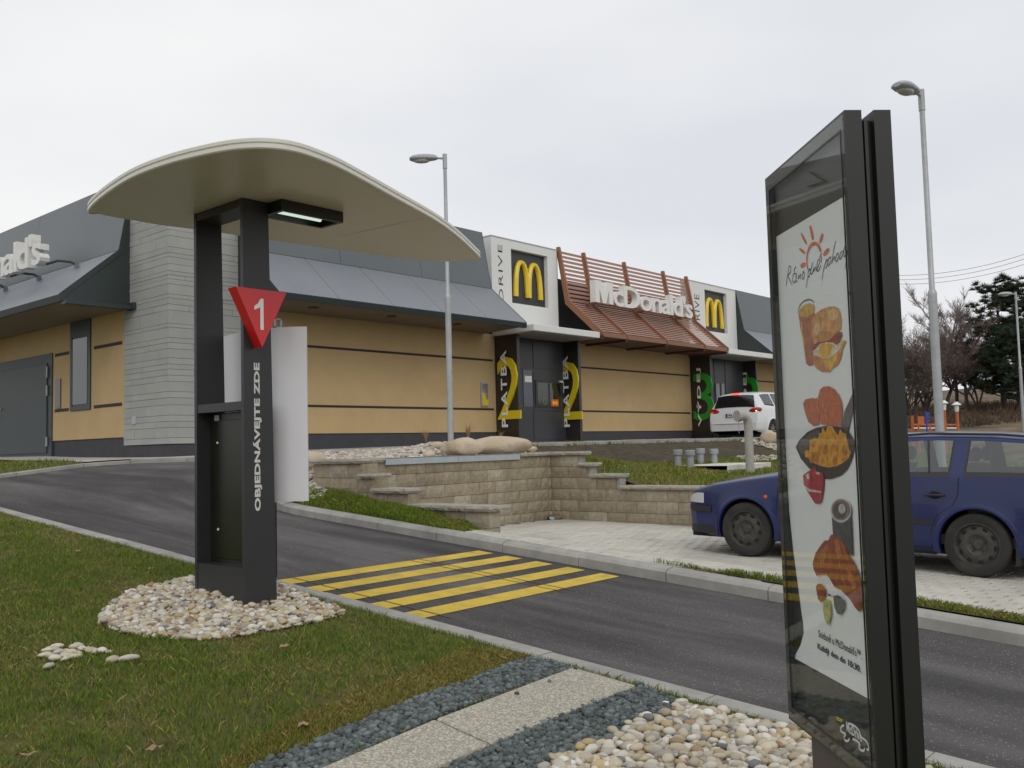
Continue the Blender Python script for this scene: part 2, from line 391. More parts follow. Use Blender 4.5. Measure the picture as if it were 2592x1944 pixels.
OUT_L = [(-4.68, -40), (-4.68, -4.2), (-4.6, -2.5), (-4.2, -1.2), (-3.7, -.45)] + [tuple(onZ(x, y, z)[:2]) for x, y, z in ((45, 1192, 1.40), (220, 1176, 1.47), (330, 1171, 1.485))] + [(-.5, -1.12), (1, -1.15), (36, -1.15)]
INN = [(-1.82, -40), (-1.82, -6.6), (-1.72, -5.95), (-1.45, -5.35), (-1.0, -4.92), (-.4, -4.66), (.4, -4.56), (1.2, -4.55), (36, -4.55)]
sheet('road', OUT_L + INN[::-1], zroad, ASPHALT, .45, kind='structure')

def resample(path, n_per=.25):
    P = [Vector((p[0], p[1])) for p in path]; out = []; s = 0
    for a, b in zip(P[:-1], P[1:]):
        L = (b-a).length; k = max(1, int(L/n_per))
        for q in range(k): out.append((s+L*q/k, a+(b-a)*(q/k)))
        s += L
    out.append((s, P[-1])); return out
def kerb_run(name, path, zf, prof, joints, side, rnd, bed=None):
    """stones between joint arc lengths; prof: (offset away from the road, height over the road)"""
    root = thing(name, None, None, (path[0][0], path[0][1], 0), kind='structure'); del_ok = True
    rs = resample(path, .2); ss = [a for a, _ in rs]
    def at(s):
        i = max(0, min(len(ss)-2, int(np.searchsorted(ss, s))-1)); t = (s-ss[i])/(ss[i+1]-ss[i]); p = rs[i][1].lerp(rs[i+1][1], t)
        d = (rs[min(i+2, len(rs)-1)][1]-rs[max(i-1, 0)][1]).normalized(); return p, Vector((-d.y, d.x))*side
    for a, b in zip(joints[:-1], joints[1:]):
        k = max(1, int((b-a)/.35)); mb = MB(); dz = rnd.uniform(-.004, .004); do = rnd.uniform(-.004, .004); m = len(prof)
        for q in range(k+1):
            s = a+.004+(b-a-.008)*q/k; p, nn = at(s)
            for o, h in prof:
                w = p+nn*(o+do); mb.v.append((w.x, w.y, zf(p.x, p.y)+h+dz))
        for q in range(k):
            for j in range(m):
                f = (q*m+j, q*m+(j+1) % m, (q+1)*m+(j+1) % m, (q+1)*m+j); mb.f.append(f if side < 0 else f[::-1])
        e0 = tuple(range(m)); e1 = tuple(range(k*m, k*m+m)); mb.f += [e0[::-1], e1] if side < 0 else [e0, e1[::-1]]
        mb.build('kerb_stone', KERBC, root)
    return root
rk = random.Random(4)
LOWP = [(0, -.15), (0, .052), (.012, .064), (.138, .064), (.15, .052), (.15, -.15)]
HIGHP = [(0, -.15), (0, .085), (.035, .112), (.135, .125), (.15, .115), (.15, -.15)]
# near kerb: joints where the photograph shows them
L1 = 40-22.0
nearpath = [(-4.68, -22.475), (-4.68, -4.2), (-4.6, -2.5), (-4.2, -1.2), (-3.7, -.45)] + OUT_L[5:8]
tot = resample(nearpath)[-1][0]
js = [0]+[x for x in np.arange(0, 30, 1.155) if 0 < x < tot-.3]+[tot]
kerb_run('kerb', nearpath, zroad, LOWP, js, 1, rk)
farpath = [(-1.82, -22.46), (-1.82, -6.6), (-1.72, -5.95), (-1.45, -5.35), (-1.0, -4.92), (-.4, -4.66), (.4, -4.56), (1.2, -4.55), (24, -4.55)]
tot = resample(farpath)[-1][0]
js = [x for x in np.arange(0, 50, 1.0167) if x < tot-.3]+[tot]
kerb_run('kerb', farpath, zroad, HIGHP, js, -1, rk)
walkpath = OUT_L[7:]
tot = resample(walkpath)[-1][0]
kerb_run('kerb', walkpath, zroad, [(0, -.1), (0, .08), (.015, .09), (.12, .09), (.12, -.1)], [x for x in np.arange(0, 60, 1.0) if x < tot-.3]+[tot], 1, rk)

def dpath(u, v, path):
    p = Vector((u, v)); d = 9.
    for a, b in zip(path[:-1], path[1:]):
        a, b = Vector(a[:2]), Vector(b[:2]); t = max(0, min(1, (p-a).dot(b-a)/max(1e-9, (b-a).length_squared))); d = min(d, (p-a-(b-a)*t).length)
    return d
def behind(i, o):
    a, b = Vector(OUT_L[i-1]), Vector(OUT_L[i+1]); t = (b-a).normalized(); q = Vector(OUT_L[i])+Vector((-t.y, t.x))*o; return (q.x, q.y)
def zwalk2(u, v):
    t = sstep(.10, .7, dpath(u, v, OUT_L[4:9])) if u < 0 else 1; zk = zroad(u, v)+.082; return zk+(zwalk(u, v)-zk)*t
def zback(u, v):
    t = sstep(.12, 1.0, dpath(u, v, OUT_L[3:8])); zk = zroad(u, v)+.058; return zk+(max(zk, 1.57-.11*(-u-1.35) if u > -3.2 else 1.366-.02*(-3.2-u))-zk)*t
sheet('sidewalk', [(34, -1.03), behind(8, .115), behind(7, .118), behind(6, .13), (-1.45, 2), (-1.35, 16), (.06, 16), (.06, .06), (34, .06)], zwalk2, SIDEWALK, .3, kind='structure')
sheet('lawn', [(-30, -24), (-4.83, -24), (-4.83, -4.2), (-4.75, -2.4), (-4.33, -1.1), (-3.85, -.32), (-4.4, 1.6), (-12, 9), (-30, 9)], zlawn, SOIL, .6, kind='structure')
sheet('lawn', [behind(6, .145), behind(5, .145), behind(4, .145), (-4.3, 2), (-8, 6), (-10, 14), (-1.35, 14), (-1.45, 2)], zback, SOIL, .25, kind='structure')
sheet('parking_bay', [(-1.67, -30), (-1.67, -9.5), (-1.05, -9.35), (-1.05, -6.5), (3.66, -6.5), (3.66, -30)], lambda u, v: zpave(u, v)-.012, JOINT, .35, kind='structure')
sheet('verge', [(-1.67, -20), (-1.67, -12.0), (-1.44, -14.2), (-1.36, -16), (-1.36, -20)], lambda u, v: zpave(u, v)+.012, SOIL, .3, kind='structure')
sheet('grass_slope', [(-1.675, -9.46), (-1.675, -6.6), (-1.62, -6.2), (-1.15, -6.2), (-1.15, -9.46)],
      lambda u, v: (lambda a, b, t: a+(b-a)*t+.05*sstep(-9.46, -9.0, v)*math.sin(math.pi*t))(plane(v)+.115, interp(v, [-9.46, -9.1, -8.5, -7.5, -7.06, -6.44, -6], [.56, .67, .76, .88, 1.0, 1.06, 1.1]), (u+1.675)/.525), SOIL, .2, kind='structure')
ZFRONT = lambda u, v: (lambda a, b, t: a+(b-a)*t+.05*sstep(-9.46, -9.0, v)*math.sin(math.pi*t))(plane(v)+.115, interp(v, [-9.46, -9.1, -8.5, -7.5, -7.06, -6.44, -6], [.56, .67, .76, .88, 1.0, 1.06, 1.1]), (u+1.675)/.525)
sheet('planting_bed', [(-1.62, -6.22), (-1.55, -5.8), (-1.32, -5.22), (-.92, -4.78), (-.36, -4.52), (.4, -4.42), (4.05, -4.41), (4.05, -6.36), (-.95, -6.36), (-.97, -6.22)], zisland, GRAVELBED, .25, kind='structure')
sheet('lawn', [(3.92, -30), (3.92, -6.30), (38, -6.30), (38, -30)], zlawnR, SOIL, .5, kind='structure')
sheet('bank', [(3.92, -6.30), (4.06, -4.41), (38, -4.41), (38, -6.30)], zlawnR, BANK, .3, kind='structure')

# yellow bars across the lane
yr = thing('road_markings', None, None, (-3.3, -11, 0), kind='structure')
for i in range(5):
    v1 = -10.03-.405*i; mb = MB(); k = 14
    for q in range(k+1):
        u = -4.655+(2.70)*q/k
        for v in (v1-.215, v1): mb.v.append((u, v, zroad(u, v)+.004))
    mb.f = [(2*q, 2*q+2, 2*q+3, 2*q+1) for q in range(k)]
    mb.build('yellow_bar', YPAINT, yr)
mb = MB()
for q in range(41):
    u = 6+q*.6
    for v in (-4.30, -4.18): mb.v.append((u, v-.02, zroad(u, v)+.004))
mb2 = MB()
for q in range(41):
    u = 5.5+q*.5
    for v in (-4.34, -4.22): mb2.v.append((u, v, zroad(u, v)+.004))
mb2.f = [(2*q, 2*q+2, 2*q+3, 2*q+1) for q in range(40)]
mb2.build('yellow_line', YPAINT, yr)
SCUFF = mat('worn_line', (.085, .075, .05), .85)
for (xa, ya), (xb, yb) in (((988, 1549), (1053, 1563)), ((1046, 1540), (1086, 1553)), ((1356, 1484), (1401, 1495)), ((1375, 1479), (1415, 1490))):
    um = (onP(xa, ya).x+onP(xb, yb).x)/2; um = max(um, -4.60); mb = MB(); k = 14
    for q in range(k+1):
        v = -12.0+2.05*q/k
        for du in (-.006, .006): mb.v.append((um+du+.004*math.sin(q*2.3), v, zroad(um, v)+.0075))
    mb.f = [(2*q, 2*q+1, 2*q+3, 2*q+2) for q in range(k)]; mb.build('scuff_line', SCUFF, yr)

# far hillside beyond the car park
hm = MB(); RR = [34, 40, 48, 58, 70, 90, 120, 170, 240, 340]; AA = [R(a) for a in range(-34, 63, 3)]
HZ = [.75, 1.75, 2.3, 3.0, 3.6, 4.6, 6.2, 9, 13, 17]
for i, r_ in enumerate(RR):
    for a in AA:
        x, y = EYE.x+r_*math.cos(a), EYE.y+r_*math.sin(a)
        hm.v.append((x, y, HZ[i]*(1+.10*math.sin(a*9+i)) + .25*noise.noise(Vector((x*.08, y*.08, 0)))*(i > 0)))
na = len(AA); hm.f = [(i*na+j, (i+1)*na+j, (i+1)*na+j+1, i*na+j+1) for i in range(len(RR)-1) for j in range(na-1)]
hm.build('hillside', HILL, smooth='all', kind='structure')

# I-shaped paving stones of the parking bay: the nearest as single stones, the others joined
def ipaver():
    a, b, w = .098, .0805, .012
    o = [(-a, -b), (-a*.45, -b), (-a*.3, -b+w), (a*.3, -b+w), (a*.45, -b), (a, -b), (a, b), (a*.45, b), (a*.3, b+0-w+.0), (-a*.3, b-w), (-a*.45, b), (-a, b)]
    n = len(o); vs = [(x*.99, y*.99, -.03) for x, y in o]+[(x*.985, y*.985, -.004) for x, y in o]+[(x*.94, y*.93, 0) for x, y in o]
    fs = [tuple(range(2*n, 3*n))]
    for r_ in (0, 1): fs += [(r_*n+i, r_*n+(i+1) % n, (r_+1)*n+(i+1) % n, (r_+1)*n+i) for i in range(n)]
    return vs, fs
pv, pf = ipaver(); pm = bpy.data.meshes.new('paving_stone'); pm.from_pydata(pv, [], pf); pm.materials.append(PAVER)
def projpx(P):
    d = Vector(P)-EYE; z = d.dot(FW); return 1296+FPX*d.dot(RX)/z, 972+FPX*d.dot(DN)/z, z
cells = []
for i in range(27):
    for j in range(68):
        u = -1.57+i*.2; v = -6.66-j*.165 + (.0825 if i % 2 else 0)
        if v > -6.62 or (u < -1.3 and v > -9.5) or (u < -.9 and v > -9.3): continue
        if u < -1.67+(-v-12)*.085 and v < -12.1: continue
        px, py, z = projpx((u, v, .3))
        if px < 1100 or px > 2750: continue
        cells.append((z, u, v, not (1985 < px < 2300) and px < 2620))
cells.sort(); park = bpy.data.objects['parking_bay']; rest = MB(); cnt = 0; rp_ = random.Random(7)
for z, u, v, vis in cells:
    e = .05; gx_ = (zpave(u+e, v)-zpave(u-e, v))/(2*e); gy_ = (zpave(u, v+e)-zpave(u, v-e))/(2*e)
    zz = zpave(u, v)+rp_.uniform(-.003, .003)
    M = Matrix(((1, 0, -gx_, u), (0, 1, -gy_, v), (gx_, gy_, 1, zz), (0, 0, 0, 1)))
    if vis and cnt < 298:
        o = bpy.data.objects.new('paving_stone', pm); COL.objects.link(o); o.parent = park; o.matrix_local = M; cnt += 1
    else: rest.add(pv, pf, M)
rest.build('paving_stones', PAVER, park, kind='stuff')

# ================================================================== THE RESTAURANT
bld = thing('restaurant_building', 'low restaurant with cream walls, grey metal roofs, a pale stone corner and white drive panels', 'building', (0, 0, 1.4))
UEND, VEND = 32.0, 15.0
MB().box((.06, .06, 1.2), (UEND, VEND, 4.70)).build('core', DARKW, bld)
MB().box((.36, .36, 4.70), (UEND, VEND, 6.3)).build('core', DARKW, bld)
MB().box((1.79, .025, 1.3), (UEND, .3, 2.0)).build('plinth', PLINTH, bld)
MB().box((.025, 1.79, 1.3), (.3, VEND, 2.0)).build('plinth', PLINTH, bld)
# stone corner: every slab its own piece
rs = random.Random(11)
MB().box((.02, .02, 1.75), (1.74, 1.74, 7.42)).build('stone_backing', GROOVE, bld)
MB().box((-.03, -.03, 1.25), (1.76, 1.76, 1.81)).build('plinth', PLINTH, bld)
courses = []; z = 1.82
while z < 7.4:
    h = rs.choice([.08, .10, .12, .14, .18, .22, .26, .12, .20]); h = min(h, 7.46-z); courses.append((z, z+h)); z += h
for face in (0, 1):
    for ci, (z0, z1) in enumerate(courses):
        big = (z1-z0) > .3
        t = -.055; seg = [t]
        t += rs.uniform(.35, 1.1)
        while t < 1.5: seg.append(t); t += rs.uniform(.75, 1.3)
        seg.append(1.755)
        for a, b in zip(seg[:-1], seg[1:]):
            d = rs.uniform(0, .007); g = .0032
            mb = MB()
            if face == 0: mb.box((-.05-d, a+g if a > 0 else -.02+ (.0 if ci % 2 else -.03), z0+g), (.02, b-g, z1-g))
            else: mb.box((a+g if a > 0 else (-.05 if ci % 2 else -.019), -.05-d, z0+g), (b-g, .02, z1-g))
            mb.build('stone_slab', STONE if rs.random() < .6 else STONE2, bld)
MB().box((-.052, 1.22, 2.25), (-.075, 1.38, 2.41)).build('wall_socket', TUBEG, bld)

# cream walls
def wallA(u0, u1):
    MB().box((u0, -.002, 2.0), (u1, .06, 4.66)).build('rendered_wall', CREAM, bld)
    for z in (2.585, 3.915): MB().box((u0+.05, -.007, z), (u1-.09, .0, z+.055)).build('groove', GROOVE, bld)
wallA(1.79, 9.5); wallA(12.36, 19.83); wallA(23.4, UEND)
for a, b in ((1.79, 3.34), (4.33, 5.27), (8.45, VEND)):
    MB().box((-.002, a, 2.0), (.06, b, 4.72)).build('rendered_wall', CREAM, bld)
MB().box((-.002, 3.34, 2.0), (.06, 4.33, 2.64)).build('rendered_wall', CREAM, bld)
MB().box((-.002, 5.27, 4.05), (.06, 8.45, 4.72)).build('rendered_wall', CREAM, bld)
for a, b in ((1.93, 3.2), (4.43, 5.17)):
    for z in (2.655, 3.945): MB().box((-.008, a, z), (.0, b, z+.07)).build('groove', GROOVE, bld)
# narrow window of the left wall
w = MB(); w.box((-.03, 3.34, 2.645), (.03, 4.33, 4.72)); wf = w.build('window', CHEEK, bld)
MB().box((-.036, 3.47, 2.78), (-.031, 4.20, 4.26)).build('pane', mat('dark_pane', (.012, .014, .015), .04, spec=1.0), wf)
MB().box((-.045, 4.20, 2.74), (-.03, 4.24, 4.30)).build('mullion', CHEEK, wf)
# service door
d = MB().box((-.03, 5.27, 1.60), (.04, 8.45, 4.05)).build('door', DOORG, bld)
MB().box((-.055, 5.50, 1.72), (-.031, 8.20, 3.82), c=.006).build('door_leaf', DOORG, d)
for z0, z1 in ((3.48, 3.74), (3.06, 3.30), (1.88, 2.10)): MB().box((-.075, 5.44, z0), (-.052, 5.485, z1)).build('hinge', TUBEG, d)
MB().tube([(-.06, 8.24, 2.86), (-.12, 8.24, 2.86)], .045, 12).tube([(-.1, 8.24, 2.86), (-.1, 8.36, 2.86)], .014, 8).box((-.08, 8.22, 2.63), (-.06, 8.28, 2.76)).build('handle', WHITE, d, smooth=True)
MB().box((-.03, 4.83, 2.74), (-.003, 5.10, 3.42)).build('notice_board', mat('notice', (.12, .11, .10), .3), bld)

# roofs: steep upper slope and flatter lower slope, panel by panel. (outward offset o, height z)
PR = [(1.50, 4.79), (.30, 5.83), (0.0, 7.42)]
def roof(axis, a, b, w_lo, w_up):
    def q(o, t, z): return (t, -o, z) if axis == 'A' else (-o, t, z)
    def strip(o0, z0, o1, z1, wd, m, name):
        n = max(1, round((b-a)/wd)); st = (b-a)/n
        nx_, nz_ = (z1-z0), (o0-o1); L = math.hypot(nx_, nz_); nx_, nz_ = nx_/L*.045, nz_/L*.045
        for k in range(n):
            t0, t1 = a+k*st+(.005 if k else 0), a+(k+1)*st-(.005 if k < n-1 else 0)
            loop = [q(o0, t0, z0), q(o1, t0, z1), q(o1-nx_*1.0, t0, z1-nz_), q(o0-nx_, t0, z0-nz_)]
            dv = Vector(q(0, t1, 0))-Vector(q(0, t0, 0))
            MB().prism(loop, dv).build(name, m, bld)
    strip(*PR[0], *PR[1], w_lo, METAL_SKYLIT, 'roof_panel')
    strip(PR[1][0]-.004, PR[1][1]+.01, *PR[2], w_up, METAL_UP, 'roof_panel')
    # black edge under the eave, soffit, end cheeks
    dv = Vector(q(0, b, 0))-Vector(q(0, a, 0))
    MB().prism([q(1.50, a, 4.775), q(1.47, a, 4.66), q(1.40, a, 4.66), q(1.40, a, 4.79)], dv).build('eave_edge', CHEEK, bld)
    MB().prism([q(1.40, a+.02, 4.69), q(1.40, a+.02, 4.72), q(-.05, a+.02, 4.68), q(-.05, a+.02, 4.65)], dv-Vector(q(0, .04, 0))).build('soffit', SOFFIT, bld)
    for t, s_ in ((a, 1), (b, -1)):
        e = Vector(q(0, .03*s_, 0))
        MB().prism([q(1.42, t+.004*s_, 4.70), q(1.42, t+.004*s_, 4.80), q(.27, t+.004*s_, 5.78), q(-.03, t+.004*s_, 7.36), q(-.3, t+.004*s_, 7.36), q(-.3, t+.004*s_, 4.70)], e).build('roof_cheek', CHEEK, bld)
        MB().prism([q(1.50, t-.012*s_, 4.66), q(1.50, t-.012*s_, 4.80), q(.30, t-.012*s_, 5.84), q(0.0, t-.012*s_, 7.425), q(-.06, t-.012*s_, 7.425), q(.20, t-.012*s_, 5.80), q(1.36, t-.012*s_, 4.78), q(1.36, t-.012*s_, 4.66)], e*.4).build('roof_trim', CHEEK, bld)
roof('A', 1.5, 9.1, 1.5, 2.9); roof('A', 23.5, UEND, 1.5, 2.9); roof('B', 1.5, VEND, 2.3, 4.6)
MB().box((-1.44, 1.30, 4.60), (.03, 1.49, 4.68)).build('eave_bracket', CHEEK, bld)
MB().box((-.02, 1.22, 4.60), (-.12, 1.5, 4.74)).build('eave_bracket', CHEEK, bld)
for px, py in ((793, 780), (991, 802), (1158, 822)):
    p = onZ(px, py, 4.66); MB().lathe([(.12, 4.66), (.12, 4.685)], 16, (p.x, p.y, 0)).build('downlight', BLACK, bld)

# the white "drive" panels and the lit windows below them
def arch_outline(cx, a, b, ai, bi, z0, n=14):
    o = [(cx-a, z0)]; 
    for k in range(n+1):
        q = math.pi*(1-k/n); o.append((cx+a*math.copysign(abs(math.cos(q))**.82, math.cos(q)), .02+b*abs(math.sin(q))**.9 if k not in (0, n) else .02))
    o.append((cx+a, z0)); o.append((cx+a-(a-ai)*.94, z0))
    for k in range(n+1):
        q = math.pi*k/n; o.append((cx+ai*math.copysign(abs(math.cos(q))**.82, math.cos(q)), .02+bi*abs(math.sin(q))**.9 if k not in (0, n) else .02))
    o.append((cx-a+(a-ai)*.94, z0)); return o
def golden_m(u0, u1, z0, z1, v, parent):
    wd, h = u1-u0, z1-z0; mb = MB()
    for cx, dv, zz in ((.272, 0, 0.0), (.728, .004, 0.0)):
        o = arch_outline(cx, .272, .98, .140, .855, zz)
        # split into quads between the outer and inner line
        n = len(o)//2; outer = o[:n]; inner = o[n:][::-1]
        for i in range(n-1):
            quad = [outer[i], outer[i+1], inner[i+1], inner[i]]
            P = [(u0+x*wd, v+dv, z0+y*h) for x, y in quad]
            mid = [(P[0][j]+P[3][j])/2 for j in range(3)], [(P[1][j]+P[2][j])/2 for j in range(3)]
            # rounded front: ridge in the middle
            ov = len(mb.v); fr = -.10
            A, B, C, D = [Vector(p) for p in P]; Ma, Mb = Vector(mid[0]), Vector(mid[1])
            up = Vector((0, fr, 0)); up2 = Vector((0, fr*.55, 0))
            mb.v += [tuple(x) for x in (A, B, C, D, A+up2, B+up2, C+up2, D+up2, A.lerp(D, .28)+up, B.lerp(C, .28)+up, B.lerp(C, .72)+up, A.lerp(D, .72)+up)]
            fs = [(0, 4, 5, 1), (4, 8, 9, 5), (8, 11, 10, 9), (11, 7, 6, 10), (7, 3, 2, 6)]
            if i == 0: fs.append((0, 3, 7, 11, 8, 4))
            if i == n-2: fs.append((1, 5, 9, 10, 6, 2))
            mb.f += [tuple(ov+j for j in f) for f in fs]
    bmx = bmesh.new(); vv = [bmx.verts.new(p) for p in mb.v]
    for f in mb.f:
        try: bmx.faces.new([vv[j] for j in f])
        except ValueError: pass
    bmesh.ops.remove_doubles(bmx, verts=bmx.verts, dist=.0012)
    bmesh.ops.recalc_face_normals(bmx, faces=bmx.faces); bmx.verts.index_update()
    mb.v = [v_.co[:] for v_ in bmx.verts]; mb.f = [tuple(x.index for x in f.verts) for f in bmx.faces]; bmx.free()
    return mb.build('arch_emblem', ARCHY, parent, smooth=True)

def drive_panel(uL, uR, win, mm, dl, zt=7.38):
    """win: hole corners (u0,u1,z0,z1)"""
    a, b, z0, z1 = win; T = .30; zb = 4.80
    f = MB()
    f.box((uL, 0, zb), (a, T, zt)); f.box((b, 0, zb), (uR, T, zt)); f.box((a, 0, z1), (b, T, zt)); f.box((a, 0, zb), (b, T, z0))
    dp = f.build('drive_panel', WHITE, bld)
    MB().box((uL-.012, -.012, zt), (uR+.012, T+.012, zt+.03)).build('coping', TUBEG, dp)
    MB().box((a-.02, .13, z0-.02), (b+.02, .15, z1+.02)).build('emblem_backing', mat('emblem_grey', (.030, .033, .038), .45), dp)
    golden_m(*mm, .125, dp)
    fit_text('DRIVE', (dl[1], -.004, dl[2]), (0, 0, 1), (-1, 0, 0), dl[3]-dl[2], dl[1]-dl[0], .003, -.012, 'lettering', GROOVE, dp, spacing=1.12)
    MB().box((uL-.004, -.05, zb+.02), (uR+.03, .0, 5.02)).build('upstand', WHITE, dp)
    return dp
h1 = [onV(x, y, 0) for x, y in ((1293, 629), (1385, 649), (1386, 780), (1298, 766))]
m1 = [onV(x, y, .05) for x, y in ((1304, 747), (1375, 757), (1322, 658))]
d1 = [onV(x, y, 0) for x, y in ((1258, 643), (1279, 762))]
drive_panel(9.46, 12.36, (h1[0].x, h1[1].x, (h1[2].z+h1[3].z)/2, (h1[0].z+h1[1].z)/2), (m1[0].x, m1[1].x+.02, m1[0].z-.02, m1[2].z), (d1[0].x+.04, d1[1].x-.08, d1[1].z-.02, onV(1268, 620, 0).z))
h2 = [onV(x, y, 0) for x, y in ((1783, 733), (1838, 743), (1837, 844), (1786, 837))]
m2 = [onV(x, y, .05) for x, y in ((1788, 823), (1833, 828), (1799, 754))]
drive_panel(19.9, 23.47, (h2[0].x, h2[1].x, (h2[2].z+h2[3].z)/2, (h2[0].z+h2[1].z)/2), (m2[0].x, m2[1].x, m2[0].z-.04, m2[2].z+.02), (onV(1757, 735, 0).x, onV(1768, 735, 0).x+.02, 5.62, 6.93))
for a, b in ((9.4, 12.34), (19.93, 23.32)):
    MB().box((a, -1.5, 4.615), (b, .0, 4.79), c=.01).build('window_canopy', WHITE, bld)
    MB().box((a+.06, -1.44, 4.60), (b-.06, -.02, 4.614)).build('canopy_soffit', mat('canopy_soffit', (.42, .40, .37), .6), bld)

def fin(u, word, digit, dm, zt0, zt1, digw):
    f = MB().box((u, -.80, 1.45), (u+.11, .02, 4.60), c=.006).build('lettered_fin', FIN, bld)
    MB().box((u+.002, -.803, 1.46), (u+.108, -.801, 4.59)).build('fin_edge', DARKP, f)
    # the large digit stands a little proud and runs past the front edge
    fit_text(digit, (u-.028, -.10, zt0+.22), (0, -1, 0), (0, 0, 1), digw, zt1-zt0-.40, .014, .0, 'digit', dm, f)
    fit_text(word, (u-.058, -.235, zt0), (0, 0, 1), (0, 1, 0), zt1-zt0, .20, .012, .022, 'lettering', LETTERW, f, spacing=1.15)
    return f
def fit_shift(): pass
# the lettering reads upwards: its baseline is towards the street
def fin2(u, word, digit, dm, zt0, zt1):
    f = MB().box((u, -.80, 1.45), (u+.11, .02, 4.60), c=.006).build('lettered_fin', FIN, bld)
    MB().box((u+.003, -.806, 1.46), (u+.107, -.8005, 4.59)).build('fin_edge', DARKP, f)
    fit_text(digit, (u-.030, -.11, zt0+.21), (0, -1, 0), (0, 0, 1), .80, zt1-zt0-.38, .028, .0, 'digit', dm, f)
    fit_text(word, (u-.064, -.47, zt0), (0, 0, 1), (0, 1, 0), zt1-zt0, .21, .004, .018, 'lettering', LETTERW, f, spacing=1.2)
fin2(9.5, 'PLATBA', '2', YELLOW, 2.12, 4.18); fin2(12.2, 'PLATBA', '2', YELLOW, 2.12, 4.18)
fin2(19.83, 'VÝDEJ', '3', GREEN, 2.12, 4.18); fin2(23.3, 'VÝDEJ', '3', GREEN, 2.12, 4.18)

def service_window(u0, u1, kind):
    V = -.28; b = MB().box((u0, V, 1.62), (u1, -.01, 4.60)).build('window_bay', DARKP, bld)
    def at(px, py): return onV(px, py, V)
    def bx(name, p0, p1, m, out=.012, par=None):
        A, B = at(*p0), at(*p1); return MB().box((A.x, V-out, B.z), (B.x, V-.001, A.z)).build(name, m, par or b)
    seamm = GROOVE
    if kind == 1:
        bx('cladding_panel', (1309, 862), (1346.5, 1112), DARKP, .014); bx('cladding_panel', (1348, 864), (1424, 937), DARKP, .014); bx('cladding_panel', (1349, 940), (1424.5, 1040), DARKP, .014); bx('cladding_panel', (1350, 1042), (1425, 1112), DARKP, .014)
        bx('menu_display', (1322, 936), (1347, 1030), mat('menu_glass', (.10, .11, .145), .15), .03); bx('price_sheet', (1326, 951), (1344, 968), LETTERW, .034)
        fr = bx('window_frame', (1353, 962), (1419, 1032), CHEEK, .04)
        bx('pane', (1357, 968), (1385, 1029), mat('window_dark', (.018, .018, .017), .06, spec=.9), .046, fr); bx('pane', (1388, 970), (1417, 1029), MATS['window_dark'], .046, fr)
        s = bx('card_sticker', (1392, 1011), (1411, 1029), mat('sticker_orange', (.75, .10, .02), .4), .05, fr)
        c0, c1 = at(1398, 1020), at(1405, 1020)
        for c in (c0, c1): MB().lathe([(.055, V-.056), (.055, V-.052)], 16, (c.x, 0, c.z), axis='Y').build('card_mark', mat('mark_yellow', (.8, .55, .08), .4), fr) 
        c = at(1375, 1017); mr = MB(); 
        for k in range(12):
            q = 2*math.pi*k/12; mr.tube([(c.x+.07*math.cos(q), V-.052, c.z+.09*math.sin(q)), (c.x+.07*math.cos(q+.52), V-.052, c.z+.09*math.sin(q+.52))], .008, 5)
        mr.build('ring_sticker', mat('ring_green', (.25, .35, .03), .5), fr)
        bx('camera_box', (1413, 964), (1418.5, 969), WHITE, .10)
    else:
        bx('cladding_panel', (1805, 880), (1831, 1112), DARKP, .014); bx('cladding_panel', (1832.5, 882), (1872, 1112), DARKP, .014)
        bx('menu_display', (1809.5, 971), (1820, 1021), mat('menu_pale', (.22, .23, .23), .2), .05); bx('menu_display', (1823, 971), (1831.5, 1008), MATS['menu_pale'], .05)
        fr = bx('window_frame', (1836, 995), (1874, 1040), CHEEK, .04)
        bx('pane', (1839, 999), (1872, 1038), MATS['window_dark'], .046, fr)
service_window(9.61, 12.2, 1); service_window(19.94, 23.3, 2)
a, b = onV(1215.5, 968, -.01), onV(1235, 1029, -.01)
ps = MB().box((a.x, -.05, b.z), (b.x, -.003, a.z)).build('wall_display', TUBEG, bld)
MB().box((a.x+.025, -.055, b.z+.03), (b.x-.025, -.0505, a.z-.03)).build('display_sheet', mat('display_grey', (.20, .20, .20), .3, col2=(.35, .34, .33), scale=9, var=.3), ps)
MB().prism([(a.x+.025, -.058, b.z+.03), (b.x-.025, -.058, b.z+.03), (b.x-.025, -.058, b.z+.2), (b.x-.1, -.058, b.z+.16), (a.x+.14, -.058, b.z+.33), (a.x+.025, -.058, b.z+.38)], (0, .003, 0)).build('display_patch', YELLOW, ps)

# ---- the red lattice between the white panels, a part tree of its own under the building
MB().box((12.37, .28, 4.62), (19.88, .34, 6.62)).build('back_panel', DARKW, bld)
MB().box((12.375, .02, 4.62), (12.41, .34, 7.30)).build('back_panel', CHEEK, bld)
lat = thing('lattice_screen', None, None, (12.4, -.8, 4.7)); lat.parent = bld; lat.location = Vector((12.4, -.8, 4.7))-Vector((0, 0, 1.4))
def ribprof(u, t=.075):
    o = [(1.56, 4.70), (1.56, 4.80), (.36, 5.86), (.05, 7.50), (-.06, 7.50), (-.06, 7.38), (.22, 5.76), (1.30, 4.78), (1.30, 4.70)]
    return MB().prism([(u, -a_, z_) for a_, z_ in o], (t, 0, 0))
for u in (12.42, 13.66, 15.86, 18.22, 19.76):
    ribprof(u).build('rib', REDR, lat)
    MB().box((u-.0, -1.50, 4.60), (u+.075, .0, 4.66)).build('strut', mat('strut_brown', (.12, .045, .03), .6), lat)
def slat(o0, z0, tilt_o, tilt_z):
    # flat bar: faces outward
    return MB().prism([(12.45, -o0, z0), (12.45, -(o0+tilt_o), z0+tilt_z), (12.45, -(o0+tilt_o)+.02, z0+tilt_z+.012), (12.45, -o0+.02, z0+.012)], (7.35, 0, 0))
n = 12
